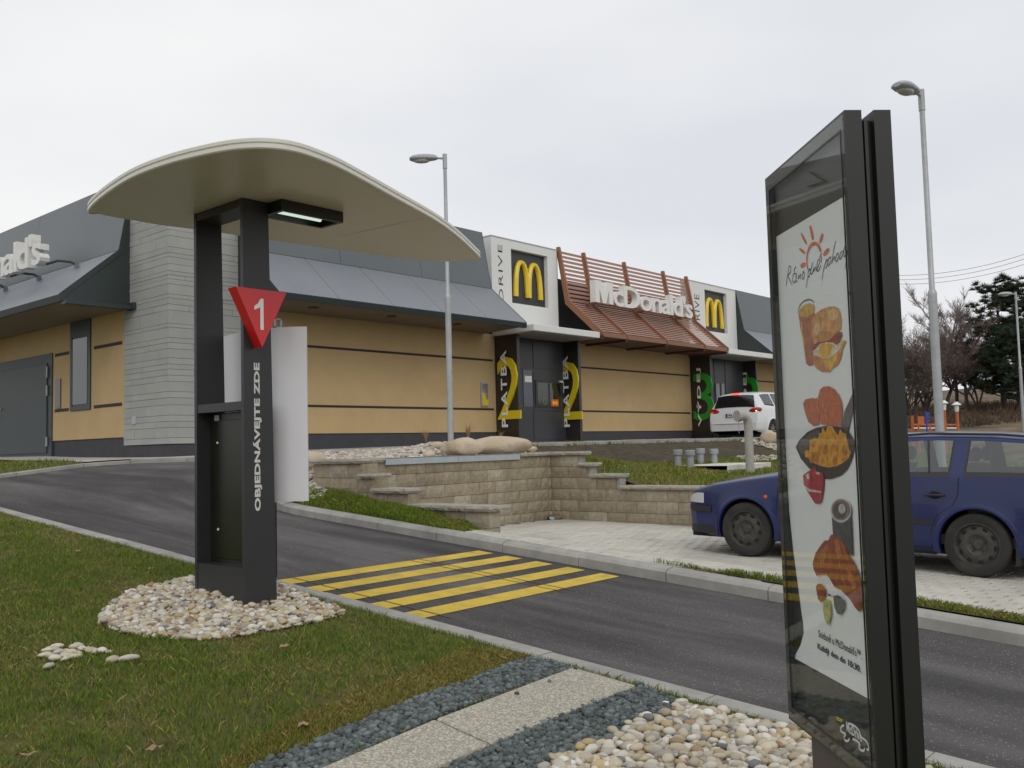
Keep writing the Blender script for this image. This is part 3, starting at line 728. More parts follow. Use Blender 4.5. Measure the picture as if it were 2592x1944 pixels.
for i in range(n):
    t = (i+.45)/n; o_, z_ = .30+(0.0-.30)*t, 5.83+(7.42-5.83)*t
    slat(o_-.012, z_-.035, -.016, .080).build('slat', REDB, lat)
n = 14
for i in range(n):
    t = (i+.35)/n; o_, z_ = 1.50+(.30-1.50)*t, 4.76+(5.83-4.76)*t
    slat(o_, z_-.01, -.046, .040).build('slat', REDB, lat)
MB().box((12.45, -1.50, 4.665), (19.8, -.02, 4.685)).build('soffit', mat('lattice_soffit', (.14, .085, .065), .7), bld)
MB().box((12.45, -1.53, 4.67), (19.8, -1.50, 4.80)).build('edge_board', REDR, lat)

# ---- sign lettering: thick white letters on brackets
def letter_row(word, p0, ex, total, cap, name='sign_letter'):
    """each letter a part"""
    vs, fs = text_mesh(word, 1., .10, .016, 0, .88); x0 = min(v.x for v in vs); x1 = max(v.x for v in vs); yb = 0
    H = max(v.y for v in text_mesh('M', 1., .10, .016)[0]); sx = total/(x1-x0); sy = cap/H
    ex = Vector(ex); M = frame(p0, ex, (0, 0, 1))
    # loose pieces of the joined row, grouped by letter
    bm = bmesh.new(); vv = [bm.verts.new(v) for v in vs]
    for f in fs:
        try: bm.faces.new([vv[i] for i in f])
        except ValueError: pass
    bmesh.ops.remove_doubles(bm, verts=bm.verts, dist=1e-5)
    bm.verts.index_update(); seen = set(); isl = []
    for v in bm.verts:
        if v.index in seen: continue
        st = [v]; seen.add(v.index); comp = []
        while st:
            x = st.pop(); comp.append(x)
            for e in x.link_edges:
                y = e.other_vert(x)
                if y.index not in seen: seen.add(y.index); st.append(y)
        isl.append(comp)
    isl = [c_ for c_ in isl if len(c_) >= 8]; isl.sort(key=lambda c_: min(v.co.x for v in c_))
    for ci_, comp in enumerate(isl):
        if ci_ == 0:
            xa, xb = min(v.co.x for v in comp), max(v.co.x for v in comp); w_, h_ = (xb-xa), H
            O = [(0, 0), (0, 1), (.33, 1), (.50, .42), (.67, 1), (1, 1), (1, 0), (.77, 0), (.77, .62), (.59, 0), (.41, 0), (.23, .62), (.23, 0)]
            O = [((xa-x0+x*w_)*sx, y*h_*sy) for x, y in O]; z0_, z1_ = min(v.co.z for v in comp), max(v.co.z for v in comp)
            quads = [(0, 1, 11, 12), (1, 2, 11), (2, 10, 11), (2, 3, 10), (3, 9, 10), (3, 4, 9), (4, 8, 9), (4, 5, 8), (5, 6, 7, 8)]
            vsM = [(x, y, z0_) for x, y in O]+[(x, y, z1_) for x, y in O]; nM = 13
            fM = [tuple(i+nM for i in q[::-1]) for q in quads]+[q for q in quads]+[(i, i+nM, (i+1) % nM+nM, (i+1) % nM) for i in range(nM)]
            bmm = bmesh.new(); vvm = [bmm.verts.new(p) for p in vsM]; [bmm.faces.new([vvm[i] for i in f]) for f in fM]
            bmesh.ops.recalc_face_normals(bmm, faces=bmm.faces); bmm.verts.index_update()
            MB().add([v.co[:] for v in bmm.verts], [[v.index for v in f.verts] for f in bmm.faces], M).build(name, LETTERW, bld); bmm.free(); continue
        ids = {v.index: k for k, v in enumerate(comp)}
        mb = MB(); mb.add([((v.co.x-x0)*sx, v.co.y*sy, v.co.z) for v in comp], [tuple(ids[w.index] for w in f.verts) for f in bm.faces if f.verts[0].index in ids], M)
        mb.build(name, LETTERW, bld)
    bm.free()
letter_row("McDonald's", (13.02, -.80, 5.80), (1, 0, 0), 5.62, .66)
letter_row("McDonald's", (-.92, 9.16, 5.79), (0, -1, 0), 5.62, .66)
for v in (3.05, 4.95, 6.85, 8.75):
    MB().tube([(-.90, v+.45, 5.76), (-.80, v+.12, 5.80), (-.62, v-.10, 5.76), (-.55, v-.18, 5.70)], .028, 8).build('sign_arm', CHEEK, bld, smooth=True)
    MB().box((-.58, v-.22, 5.48), (-.50, v-.14, 5.72)).build('sign_upright', METAL_SKYLIT, bld)
for u in (13.3, 15.9, 18.25): MB().box((u, -.78, 5.78), (u+.06, -.25, 5.84)).build('sign_bracket', REDR, bld)
MB().tube([(13.0, -.78, 5.79), (18.6, -.78, 5.79)], .03, 8).build('sign_rail', REDR, bld)

# ================================================================== BLOCK RETAINING WALL
rw = thing('retaining_wall', 'stepped retaining wall of tan split-face blocks around the parking bay', 'wall', (-1.2, -6.5, .3))
rb = random.Random(21); BM = {}
def rough_block(L, key):
    """block mesh: length L along +x, front face towards -y, 0.195 high; front is pillowed and rough"""
    nx_, nz_ = 6, 3; h = .195; g = .003; vs = []; fs = []
    for j in range(nz_+1):
        for i in range(nx_+1):
            x = g+(L-2*g)*i/nx_; z = g+(h-2*g)*j/nz_; e = min(i, nx_-i, 1.0)*min(j, nz_-j, 1.0)
            y = -(.006+rb.uniform(-.005, .007))*(1 if e else 0)+(.006 if not e else 0)
            vs.append((x, y, z))
    for j in range(nz_):
        for i in range(nx_):
            a = j*(nx_+1)+i; fs.append((a, a+1, a+nx_+2, a+nx_+1))
    m = len(vs); B = [(g, .2, g), (L-g, .2, g), (L-g, .2, h-g), (g, .2, h-g)]; vs += B
    bot = [i for i in range(nx_+1)]; top = [nz_*(nx_+1)+i for i in range(nx_+1)]
    lef = [j*(nx_+1) for j in range(nz_+1)]; rig = [j*(nx_+1)+nx_ for j in range(nz_+1)]
    fs += [tuple(bot[::-1])+(m, m+1), tuple(top)+(m+2, m+3), tuple(lef)+(m+3, m), tuple(rig[::-1])+(m+1, m+2), (m+1, m, m+3, m+2)]
    me = bpy.data.meshes.new('block'); me.from_pydata(vs, [], fs); me.materials.append(BLOCKS[key % 4]); return me
for L in (.40, .20):
    BM[L] = [rough_block(L, k) for k in range(8)]
def place_block(L, p, ang):
    o = bpy.data.objects.new('block', rb.choice(BM[L])); COL.objects.link(o); o.parent = rw
    o.location = Vector(p)-parent_loc(rw); o.rotation_euler = (0, 0, ang); return o
CH = .195
def run(p0, ang, length, zf_bot, ztop, phase):
    """courses of blocks from p0 along angle; ztop(t): top of wall at t"""
    d = Vector((math.cos(ang), math.sin(ang), 0))
    for c in range(8):
        z1 = 1.42-CH*c; z0 = z1-CH; t = -.2 if (c+phase) % 2 else 0.
        while t < length-.05:
            a = t; L = .40
            if a < 0: a = 0; L = .20
            if a+L > length+.05: L = .20
            tm = a+L/2
            if ztop(tm) >= z1-.03 and z1 > zf_bot(tm)+.02:
                p = Vector(p0)+d*a; place_block(L, (p.x, p.y, z0), ang)
            t = a+L if a > t or L == .20 and t >= 0 else t+.4
VM = -6.5
run((-.95, VM, 0), 0, 4.65, lambda t: .25, lambda t: 1.42, 0)
rtop = lambda t: 1.42 if t < .62 else (1.22 if t < .82 else (1.03 if t < 1.42 else .835))
run((3.70, VM+.0, 0), -math.pi/2, 9.0, lambda t: .15, rtop, 1)       # right wall, front towards -X
stop_ = lambda t: 1.42 if t < .62 else (1.22 if t < .86 else (1.03 if t < 1.52 else .835))
ztoe = lambda t: interp(-6.5-t, [-9.5, -8.5, -7.5, -7.06, -6.44], [.35, .7, .8, .92, .98])
LS = 2.95
# lane side of the step wall (front towards -X, running away from the lane kerb): smooth end faces
run((-1.20, VM+.0, 0), -math.pi/2, LS, ztoe, stop_, 0)
# inner side and end of the step wall
def seg_box(y0, y1, ztop): MB().box((-1.0, y0, .2), (-.952, y1, ztop)).build('inner_face', BLOCKS[1], rw)
for (a, b, z) in ((-6.5, -7.12, 1.42), (-7.12, -7.36, 1.22), (-7.36, -8.02, 1.03), (-8.02, -9.45, .835)): MB().box((-1.01, b, .2), (-.955, a, z-.002)).build('inner_face', BLOCKS[1], rw)
for z0 in (.25, .445, .64): MB().box((-1.19, -9.462, z0+.004), (-.955, -9.40, z0+.191), c=.006).build('end_block', KERBC, rw)
for (y, z) in ((-7.12, 1.225), (-7.36, 1.03), (-8.02, .84)): MB().box((-1.192, y-.002, z), (-.953, y+.12, z+.19), c=.005).build('end_block', KERBC, rw)
# cap stones, rough-edged slabs
def cap(x0, y0, x1, y1, z):
    bm = bmesh.new(); nxx = max(1, int(abs(x1-x0)/.07)); nyy = max(1, int(abs(y1-y0)/.07)); mb = MB()
    rr = random.Random(int(z*1000+x0*77+y0*13)); 
    def jit(i, j): return rr.uniform(-.008, .008)
    xs = [x0+(x1-x0)*i/nxx for i in range(nxx+1)]; ys = [y0+(y1-y0)*j/nyy for j in range(nyy+1)]
    rim = [(x, ys[0]) for x in xs[:-1]]+[(xs[-1], y) for y in ys[:-1]]+[(x, ys[-1]) for x in xs[::-1][:-1]]+[(xs[0], y) for y in ys[::-1][:-1]]
    cx, cy = (x0+x1)/2, (y0+y1)/2; n_ = len(rim); top = []; mid = []; bot = []
    for x, y in rim:
        sx_, sy_ = (1 if x > cx else -1), (1 if y > cy else -1)
        top.append((x-sx_*.006+jit(0, 0)*.5, y-sy_*.006+jit(0, 0)*.5, z)); mid.append((x+sx_*.004+jit(0, 0), y+sy_*.004+jit(0, 0), z-.03)); bot.append((x-sx_*.01+jit(0, 0), y-sy_*.01+jit(0, 0), z-.062))
    mb.v = top+mid+bot
    fl = (xs[-1]-xs[0])*(ys[-1]-ys[0]) > 0
    fs = [tuple(range(n_))]+[(i, n_+i, n_+(i+1) % n_, (i+1) % n_) for i in range(n_)]+[(n_+i, 2*n_+i, 2*n_+(i+1) % n_, n_+(i+1) % n_) for i in range(n_)]+[tuple(range(2*n_, 3*n_))[::-1]]
    mb.f = fs if fl else [f[::-1] for f in fs]
    bm.free(); mb.build('cap_stone', CAP, rw)
cap(-1.26, -7.20, -.90, -6.72, 1.485); cap(-1.26, -6.72, -.86, -6.10, 1.487); cap(-.86, -6.56, -.22, -6.24, 1.486)
cap(-1.26, -7.46, -.90, -7.16, 1.285); cap(-1.26, -8.12, -.90, -7.42, 1.095)
for k in range(3): cap(-1.26, -9.56+k*.5, -.90, -9.565+(k+1)*.5, .90)
cap(2.84, -6.56, 3.42, -6.24, 1.485); cap(3.42, -6.56, 3.98, -6.24, 1.487); cap(3.64, -7.22, 3.98, -6.56, 1.485)
cap(3.64, -7.44, 3.98, -7.16, 1.285); cap(3.64, -8.0, 3.98, -7.40, 1.095)
for k in range(8): cap(3.64, -9.0-k*1.0+.0, 3.98, -8.005-k*1.0, .90)
MB().box((-.20, -6.545, 1.375), (1.32, -6.49, 1.475)).box((-.20, -6.545, 1.468), (1.32, -6.36, 1.478)).build('zinc_edging', ZINC, rw)
MB().box((1.325, -6.547, 1.375), (2.83, -6.49, 1.475)).box((1.325, -6.547, 1.468), (2.83, -6.36, 1.478)).build('zinc_edging', ZINC, rw)
MB().box((3.74, -17, .0), (3.925, -7.96, .834)).box((3.74, -7.96, .2), (3.925, -7.36, 1.03)).box((3.74, -7.36, .2), (3.925, -7.12, 1.222)).box((3.74, -7.12, .2), (3.925, -6.30, 1.42)).build('wall_core', KERBC, rw)
for z0 in (.835, 1.03, 1.225): MB().box((-1.195, -6.50, z0+.003), (-.955, -6.12, z0+.192), c=.006).build('end_block', BLOCKS[0], rw)
MB().box((-.94, -6.32, .2), (3.9, -6.28, 1.38)).build('wall_core', KERBC, rw)

# ================================================================== ORDER POST WITH ITS CANOPY
OU, OV = -5.51, -11.03
post = thing('order_post', 'dark grey drive-through order post with red arrow sign and broad cream canopy', 'order post', (OU+.13, OV+.33, .42))
def plate(v0, v1):
    return MB().prism([(OU, v0, .25), (OU+.275, v0, .25), (OU+.222, v0, 3.53), (OU, v0, 3.53)], (0, v1-v0, 0)).build('side_plate', POSTM, post)
plate(OV-.02, OV+.015); plate(OV+.63, OV+.665)
MB().box((OU+.004, OV+.015, .25), (OU+.258, OV+.63, .765)).build('base_block', POSTM, post)
MB().box((OU+.004, OV+.015, 1.92), (OU+.10, OV+.63, 1.985)).box((OU+.10, OV+.015, 1.935), (OU+.22, OV+.63, 1.975)).build('cross_beam', POSTM, post)
MB().box((OU+.004, OV+.015, 3.44), (OU+.216, OV+.63, 3.528)).build('cross_beam', POSTM, post)
rpn = MB().box((OU+.115, OV+.015, .765), (OU+.14, OV+.63, 1.92)).build('recessed_panel', POSTIN, post)
MB().box((OU+.108, OV+.05, .80), (OU+.116, OV+.52, 1.86), c=.003).build('panel_door', POSTIN, rpn)
for px, py, s in ((550, 1121, .011), (552, 1340, .011)):
    p = onU(px, py, OU+.105); MB().lathe([(s, p.x+.006), (s*.7, p.x-.004)], 12, (0, p.y, p.z), axis='X').build('screw', WHITE, rpn)
p = onU(549, 1058, OU+.105); MB().box((p.x-.004, p.y-.03, p.z-.022), (p.x+.006, p.y+.03, p.z+.022)).build('label_plate', LAMPH, rpn)
a, b = onV(672, 1292, OV-.02), onV(665, 919, OV-.02)
fit_text('OBJEDNÁVEJTE ZDE', (OU+.148, OV-.0215, a.z), (0, 0, 1), (-1, 0, 0), b.z-a.z, .074, .0012, .038, 'lettering', mat('lettering_pale', (.62, .60, .56), .5), post, spacing=1.03)
# red arrow sign with the figure 1
c1, c2, c3 = onV(597, 725, OV-.125), onV(725, 741, OV-.125), onV(664, 879, OV-.125)
tz = (c1.z+c2.z)/2
tri = MB().prism([(c1.x, OV-.125, tz), (c3.x, OV-.125, c3.z), (c2.x, OV-.125, tz)], (0, .103, 0)).build('arrow_sign', SIGNRED, post)
q1, q2 = onV(642, 833, OV-.127), onV(669, 757, OV-.127)
w1, h1_ = q2.x-q1.x, q2.z-q1.z
MB().prism([(q1.x+w1*fx, OV-.1262, q1.z+h1_*fz) for fx, fz in ((.62, 0), (.62, .72), (.08, .62), (.08, .74), (.42, .84), (.66, 1.0), (.92, 1.0), (.92, 0))][::-1], (0, -.0015, 0)).build('digit', LETTERW, tri)
# curved white shield on the lane side
arc = [(.36, .86), (.325, .70), (.30, .47), (.31, .28), (.345, .12), (.41, -.02), (.50, -.11)]
mb = MB(); T = .03; zb, zt = 1.225, 2.565; nA = len(arc)
for (x, y), (x2, y2) in zip(arc, arc[1:]+[(2*arc[-1][0]-arc[-2][0], 2*arc[-1][1]-arc[-2][1])]):
    d = Vector((x2-x, y2-y)).normalized(); nn = Vector((-d.y, d.x)); 
    for k in (0, 1):
        w = Vector((OU+x, OV+y))+nn*(T*k*-1)*-1
        for z in (zb, zt): mb.v.append((w.x, w.y, z))
for i in range(nA-1):
    o = i*4; mb.f += [(o, o+4, o+5, o+1), (o+2, o+3, o+7, o+6), (o+1, o+5, o+7, o+3), (o, o+2, o+6, o+4)]
mb.f += [(0, 1, 3, 2), ((nA-1)*4, (nA-1)*4+2, (nA-1)*4+3, (nA-1)*4+1)]
bmx = bmesh.new(); vv = [bmx.verts.new(p) for p in mb.v]
for f in mb.f: bmx.faces.new([vv[j] for j in f])
bmesh.ops.recalc_face_normals(bmx, faces=bmx.faces); bmx.verts.index_update(); mb.f = [tuple(x.index for x in f.verts) for f in bmx.faces]; bmx.free()
mb.build('screen_shield', SCREENW, post, smooth=True)
MB().box((OU+.262, OV+.05, .66), (OU+.325, OV+.60, 1.222)).build('lower_cover', POSTIN, post)
a = onV(697, 829, OV+.3); mb = MB()
for (x0, x1, z0, z1) in ((0, .065, 0, .008), (0, .065, .067, .075), (0, .008, 0, .075), (.057, .065, 0, .075)): mb.box((a.x+x0, OV+.3, a.z+z0), (a.x+x1, OV+.32, a.z+z1))
mb.box((a.x+.025, OV+.3, a.z-.06), (a.x+.04, OV+.315, a.z)).build('camera_bracket', TUBEG, post)

# canopy outline seen against the sky, laid flat at the height of the post top
z1_ = [(600,605),(640,540),(760,440),(930,330),(1170,240),(1400,180),(1600,140),(1780,125),(1950,132),(2100,160),(2212,200)]
z3_ = [(700,260),(900,370),(1150,515),(1400,655),(1560,780),(1660,880)]
l1_ = [(680,665),(780,690),(930,712),(1100,745),(1400,780)]
l3_ = [(220,850),(400,875),(600,905),(800,930),(1000,960),(1200,985),(1400,1000),(1550,1005),(1650,990)]
near_ = [onZ(x/2.765, 300+y/2.765, 3.575) for x, y in z1_]+[onZ(600+x/2.765, 300+y/2.765, 3.575) for x, y in z3_]
far_ = [onZ(x/2.765, 300+y/2.765, 3.50) for x, y in l1_]+[onZ(600+x/2.765, 300+y/2.765, 3.50) for x, y in l3_]
tip = onZ(1221, 648, 3.54)
loop = [Vector((p.x, p.y)) for p in near_+[tip]+far_[::-1]]
for _ in range(2):      # round the corners of the traced loop
    m_ = len(loop); loop = [q for i in range(m_) for q in (loop[i].lerp(loop[(i+1) % m_], .25), loop[i].lerp(loop[(i+1) % m_], .75))]
ctr = sum(loop, Vector((0, 0)))/len(loop)
def offs(L, d):
    o = []; m_ = len(L)
    for i in range(m_):
        t = (L[(i+1) % m_]-L[i-1]).normalized(); nrm = Vector((-t.y, t.x))
        if nrm.dot(ctr-L[i]) < 0: nrm = -nrm
        o.append(L[i]+nrm*d)
    return o
m_ = len(loop)
und = offs(loop, .035)
mb = MB(); mb.v = [(p.x, p.y, 3.503) for p in und]; mb.f = [tuple(range(m_))]
cn = mb.build('canopy', CANOPY, post); cn.data.flip_normals() if cn.data.polygons[0].normal.z > 0 else None
prof = [(.035, 3.503), (.008, 3.500), (0, 3.508), (0, 3.530), (.010, 3.534), (.010, 3.541), (0, 3.545), (0, 3.566), (.012, 3.575), (.25, 3.60), (.6, 3.625)]
mb = MB()
for d, z in prof: mb.v += [(p.x, p.y, z) for p in (offs(loop, d) if d < .2 else [q.lerp(ctr, d) for q in loop])]
for r_ in range(len(prof)-1): mb.f += [(r_*m_+i, r_*m_+(i+1) % m_, (r_+1)*m_+(i+1) % m_, (r_+1)*m_+i) for i in range(m_)]
mb.f.append(tuple(range((len(prof)-1)*m_, len(prof)*m_)))
bmx = bmesh.new(); vv = [bmx.verts.new(p) for p in mb.v]
for f in mb.f: bmx.faces.new([vv[j] for j in f])
bmesh.ops.recalc_face_normals(bmx, faces=bmx.faces); bmx.verts.index_update(); mb.f = [tuple(x.index for x in f.verts) for f in bmx.faces]; bmx.free()
mb.build('canopy_rim', CANEDGE, cn, smooth=True)
for (xa, ya), (xb, yb) in (((853, 600), (1070, 553)),):
    a, b = onZ(xa, ya, 3.501), onZ(xb, yb, 3.501); d = (b-a).normalized()*.0; t = (b-a).normalized(); n2 = Vector((-t.y, t.x, 0))*.003
    mb = MB(); mb.v = [tuple(p) for p in (a-n2, b-n2, b+n2, a+n2)]; mb.f = [(0, 1, 2, 3)]; mb.v = [(p[0], p[1], 3.5015) for p in mb.v]
    mb.build('underside_seam', mat('seam_tone', (.40, .37, .30), .5), cn)
# light under the canopy
le = onZ(869, 556, 3.44)
lb = MB().box((OU+.225, le.y-.0, 3.415), (le.x, le.y+.03, 3.50)).box((OU+.225, le.y+.25, 3.415), (le.x, le.y+.28, 3.50)).box((le.x-.03, le.y+.03, 3.415), (le.x, le.y+.25, 3.50)).box((OU+.225, le.y+.03, 3.415), (OU+.26, le.y+.25, 3.50)).build('canopy_light', BLACK, post)
MB().box((OU+.26, le.y+.03, 3.47), (le.x-.03, le.y+.25, 3.50)).build('reflector', LAMPH, lb)
MB().tube([(OU+.28, le.y+.14, 3.448), (le.x-.12, le.y+.14, 3.448)], .022, 10).build('tube', LIT, lb, smooth=True)

# ================================================================== MENU BOARD IN THE FOREGROUND
def upright(t, b, H):
    A, B = ray(*t), ray(*b)
    # horizontal distance k with the two sight lines H apart in height
    ha = math.hypot(A.x, A.y); hb = math.hypot(B.x, B.y); k = H/(A.z/ha-B.z/hb); return EYE+A*(k/ha), EYE+B*(k/hb)
HB = 2.1
Lt, Lb = upright((1936.2, 453.2), (1996.7, 1817.6), HB); Rt, Rb = upright((2151, 277), (2209, 2003), HB)
bl = Vector(((Lt.x+Lb.x)/2, (Lt.y+Lb.y)/2, 0)); br = Vector(((Rt.x+Rb.x)/2, (Rt.y+Rb.y)/2, 0)); BZ0 = (Lb.z+Rb.z)/2; BZ1 = BZ0+HB
bx_ = (br-bl).normalized(); BW = (br-bl).length; bn = Vector((0,0,1)).cross(bx_)*-1   # outward normal of the poster side
if bn.dot(EYE-bl) < 0: bn = -bn
board = thing('menu_board', 'tall black double-sided menu board with the breakfast poster behind glass', 'menu board', (bl+br)/2+Vector((0, 0, plane(bl.y))))
def BP(s, z, d=0):
    """point on the board: s metres from its left edge, height z over its lower edge, d in front of the face"""
    return bl+bx_*s+Vector((0, 0, BZ0+z))+bn*d
def onB(px, py, d=0):
    r = ray(px, py); o = bl+bn*d; t = (o-EYE).dot(bn)/r.dot(bn); p = EYE+r*t; return ((p-bl).dot(bx_), p.z-BZ0)
def bbox(name, s0, s1, z0, z1, d0, d1, m, par=None, c=0.):
    M = Matrix(((bx_.x, bn.x, 0, bl.x), (bx_.y, bn.y, 0, bl.y), (0, 0, 1, BZ0), (0, 0, 0, 1)))
    return MB().box((s0, d0, z0), (s1, d1, z1), M, c).build(name, m, par or board)
FW_ = .045
# two leaves back to back with a groove between
for k, (d0, d1) in enumerate(((-.055, 0), (-.150, -.095))):
    fr = bbox('frame', 0, FW_, 0, HB, d0, d1, BOARDF); 
    bbox('frame', BW-.030, BW, 0, HB, d0, d1, BOARDS)
    bbox('frame', FW_, BW-.030, HB-.05, HB, d0, d1, BOARDF); bbox('frame', FW_, BW-.030, 0, .055, d0, d1, BOARDF)
    bbox('backing', FW_, BW-.030, .055, HB-.05, d0+.012 if k == 0 else d0+.02, d1-.02 if k == 0 else d1-.012, BLACK)
bbox('groove_web', .02, BW-.03, .01, HB-.025, -.095, -.055, BOARDS)
bbox('groove_web', BW-.03, BW-.018, .01, HB-.025, -.080, -.070, BLACK)
for s, d in ((BW-.03, -.027), (BW-.03, -.122)): 
    p = BP(s, HB, d); MB().lathe([(.010, p.z), (.010, p.z+.006), (.006, p.z+.009)], 10, (p.x, p.y, 0)).build('bolt', BLACK, board)
gl = bbox('glass', .010, BW-.010, .010, HB-.010, .0006, .0036, GLASS)
for q in ((.044, .049, .05, HB-.055), (BW-.036, BW-.031, .05, HB-.055), (.049, BW-.036, HB-.06, HB-.055), (.049, BW-.036, .05, .055)): bbox('gasket', *q, .0005, .0046, BLACK)
for z in (1.52, .62):
    M = None; p = BP(BW-.024, z, .002); MB().tube([p, p+bn*-.004], .006, 10).build('lock', BLACK, board)
bbox('foot', .19, BW-.19, -1.0, -.001, -.135, -.015, mat('foot_brown', (.085, .07, .06), .7, var=.1, scale=4))
# poster sheet and its print, all flat
LAY = [0]
def decal(name, pts, m, org=None, sc=1., par=None, lift=None):
    """outline read off the survey photograph, laid flat on the sheet"""
    LAY[0] += 1; d = -.0188+.00012*LAY[0]
    if lift is not None: d = lift
    q = [onB((x/sc+org[0]) if org else x, (y/sc+org[1]) if org else y, d) for x, y in pts]
    P = [BP(s, z, d) for s, z in q]
    mb = MB(); mb.v = [tuple(p) for p in P]; mb.f = [tuple(range(len(P)))]
    o = mb.build(name, m, par or poster)
    if o.data.polygons[0].normal.dot(bn) < 0: o.data.flip_normals()
    return o
def stroke(name, lines, w, m, org, sc, par=None):
    LAY[0] += 1; d = -.0188+.00012*LAY[0]; mb = MB()
    for L in lines:
        pts = [Vector(onB(x/sc+org[0], y/sc+org[1], d)) for x, y in L]
        if len(pts) > 2:
            P2 = []; 
            for i in range(len(pts)-1):
                p0, p1, p2, p3 = pts[max(i-1, 0)], pts[i], pts[i+1], pts[min(i+2, len(pts)-1)]
                for q in range(4):
                    t = q/4; P2.append(.5*((2*p1)+(p2-p0)*t+(2*p0-5*p1+4*p2-p3)*t*t+(3*p1-p0-3*p2+p3)*t**3))
            pts = P2+[pts[-1]]
        base = len(mb.v)
        for i, p in enumerate(pts):
            t = (pts[min(i+1, len(pts)-1)]-pts[max(i-1, 0)]).normalized(); nn = Vector((-t.y, t.x))
            ww = w*(.75+.35*abs(t.x))
            for sg in (-.5, .5):
                a = p+nn*ww*sg; mb.v.append(tuple(BP(a.x, a.y, d)))
        for i in range(len(pts)-1): mb.f.append((base+2*i, base+2*i+2, base+2*i+3, base+2*i+1))
    o = mb.build(name, m, par or poster)
    if o.data.polygons and o.data.polygons[0].normal.dot(bn) < 0: o.data.flip_normals()
    return o
def blob(cx, cy, rx, ry, n=22, rot=0., wob=0., seed=0):
    rr = random.Random(seed); return [(cx+(rx*math.cos(q)*math.cos(rot)-ry*math.sin(q)*math.sin(rot))*(1+rr.uniform(-wob, wob)), cy+(rx*math.cos(q)*math.sin(rot)+ry*math.sin(q)*math.cos(rot))*(1+rr.uniform(-wob, wob))) for q in [2*math.pi*k/n for k in range(n)]]
poster = board
sheet_pts = [(1961.5, 601.5), (2140.5, 494.8), (2145, 560), (2153, 700), (2157.5, 742.5), (2169.5, 967.7), (2185.8, 1293), (2203.8, 1771.8), (2009.4, 1664.9), (2026, 1634), (2034.5, 1603), (2033, 1575), (2029.8, 1558), (2021, 1490), (2009.4, 1405), (1997.7, 1293), (1983.2, 1025.5), (1967, 736)]
poster = decal('poster', sheet_pts, POSTER, lift=-.019)
PR_ = dict(orange=(.62, .17, .035), ink=(.035, .05, .06), juice=(.42, .13, .06), juicey=(.62, .36, .06), bun=(.62, .30, .09), bun2=(.55, .22, .06), cheese=(.72, .38, .03), meat=(.28, .035, .015), egg=(.70, .62, .42), hash=(.52, .11, .025), pan=(.05, .035, .035), pan2=(.12, .09, .09), eggs=(.66, .31, .02), eggs2=(.52, .17, .02), jam=(.42, .03, .045), cup=(.07, .07, .07), foam=(.22, .15, .11), crois=(.27, .05, .015), crois2=(.42, .13, .03), butter=(.38, .42, .12), pale=(.55, .52, .48))
PM = {k: mat('print_'+k, c, .5, var=.38, scale=38) for k, c in PR_.items()}
o1, s1 = (1950, 560), 9.218
for pts in ([(905,110),(930,95),(965,130),(1000,260),(1015,400),(1005,440),(985,445),(965,420),(945,330),(915,180)], [(705,275),(725,268),(775,340),(830,450),(858,520),(850,548),(825,530),(760,430),(720,340)],
            [(1200,278),(1235,290),(1238,330),(1215,430),(1185,515),(1150,520),(1140,480),(1160,380)], [(665,630),(700,625),(770,670),(815,720),(812,770),(780,765),(720,720),(680,670)], [(1225,790),(1240,730),(1300,650),(1355,620),(1380,650),(1370,710),(1320,780),(1260,820)], [(700,1060),(705,1010),(750,965),(805,960),(828,985),(815,1040),(770,1085),(720,1090)],
            [(835,870),(850,720),(890,590),(950,505),(1030,478),(1110,500),(1160,580),(1195,690),(1160,735),(1130,660),(1090,590),(1040,562),(980,585),(920,660),(880,760),(865,900),(865,1020),(880,1120),(860,1130),(838,1020)], [(1175,810),(1195,820),(1195,960),(1178,965)]):
    decal('sun_print', pts, PM['orange'], o1, s1)
W_ = .0042
stroke('script', [[(435,1040),(400,1250),(365,1505)], [(435,1040),(475,1080),(470,1180),(410,1270),(450,1370),(495,1485)], [(600,1055),(570,1100),(545,1180)],
    [(590,1220),(545,1225),(515,1330),(530,1420),(560,1430),(600,1330),(600,1220),(590,1330),(600,1410),(620,1395)], [(655,1240),(650,1350),(690,1260),(710,1250),(700,1360)], [(770,1165),(740,1260),(745,1340),(775,1330),(795,1230),(770,1165)],
    [(880,1100),(870,1300),(850,1430),(835,1550)], [(875,1200),(915,1110),(935,1160),(900,1290),(870,1300)], [(985,960),(940,1150),(935,1210),(970,1220),(1010,1100)], [(1010,1060),(1005,1180),(1045,1080),(1060,1090),(1065,1165)], [(1065,1150),(1150,960),(1140,890),(1110,910),(1080,1060),(1090,1160),(1130,1140),(1175,1030)], [(1195,745),(1165,800),(1145,860)],
    [(1310,880),(1260,1050),(1225,1200),(1205,1365)], [(1270,1010),(1320,900),(1340,960),(1310,1060),(1290,1100)], [(1400,830),(1355,880),(1340,1000),(1360,1030),(1400,950),(1410,850),(1415,830)], [(1520,460),(1480,650),(1430,990)], [(1430,960),(1480,840),(1500,850),(1490,920)], [(1580,735),(1540,790),(1520,900),(1545,935),(1590,830),(1580,735)], [(1680,690),(1640,740),(1610,850),(1630,880),(1680,790),(1750,515)], [(1750,515),(1710,720),(1720,825),(1750,790)], [(1755,620),(1765,730),(1790,720),(1815,600)], [(1815,600),(1770,850),(1745,1105)]],
    W_, PM['ink'], o1, s1)
o2, s2 = (1990, 740), 7.54
decal('juice_print', [(235,420),(255,370),(400,420),(520,370),(540,400),(480,700),(510,900),(530,960),(500,1080),(520,1380),(490,1405),(420,1400),(375,1350),(340,1100),(310,870),(270,680)], PM['juice'], o2, s2)
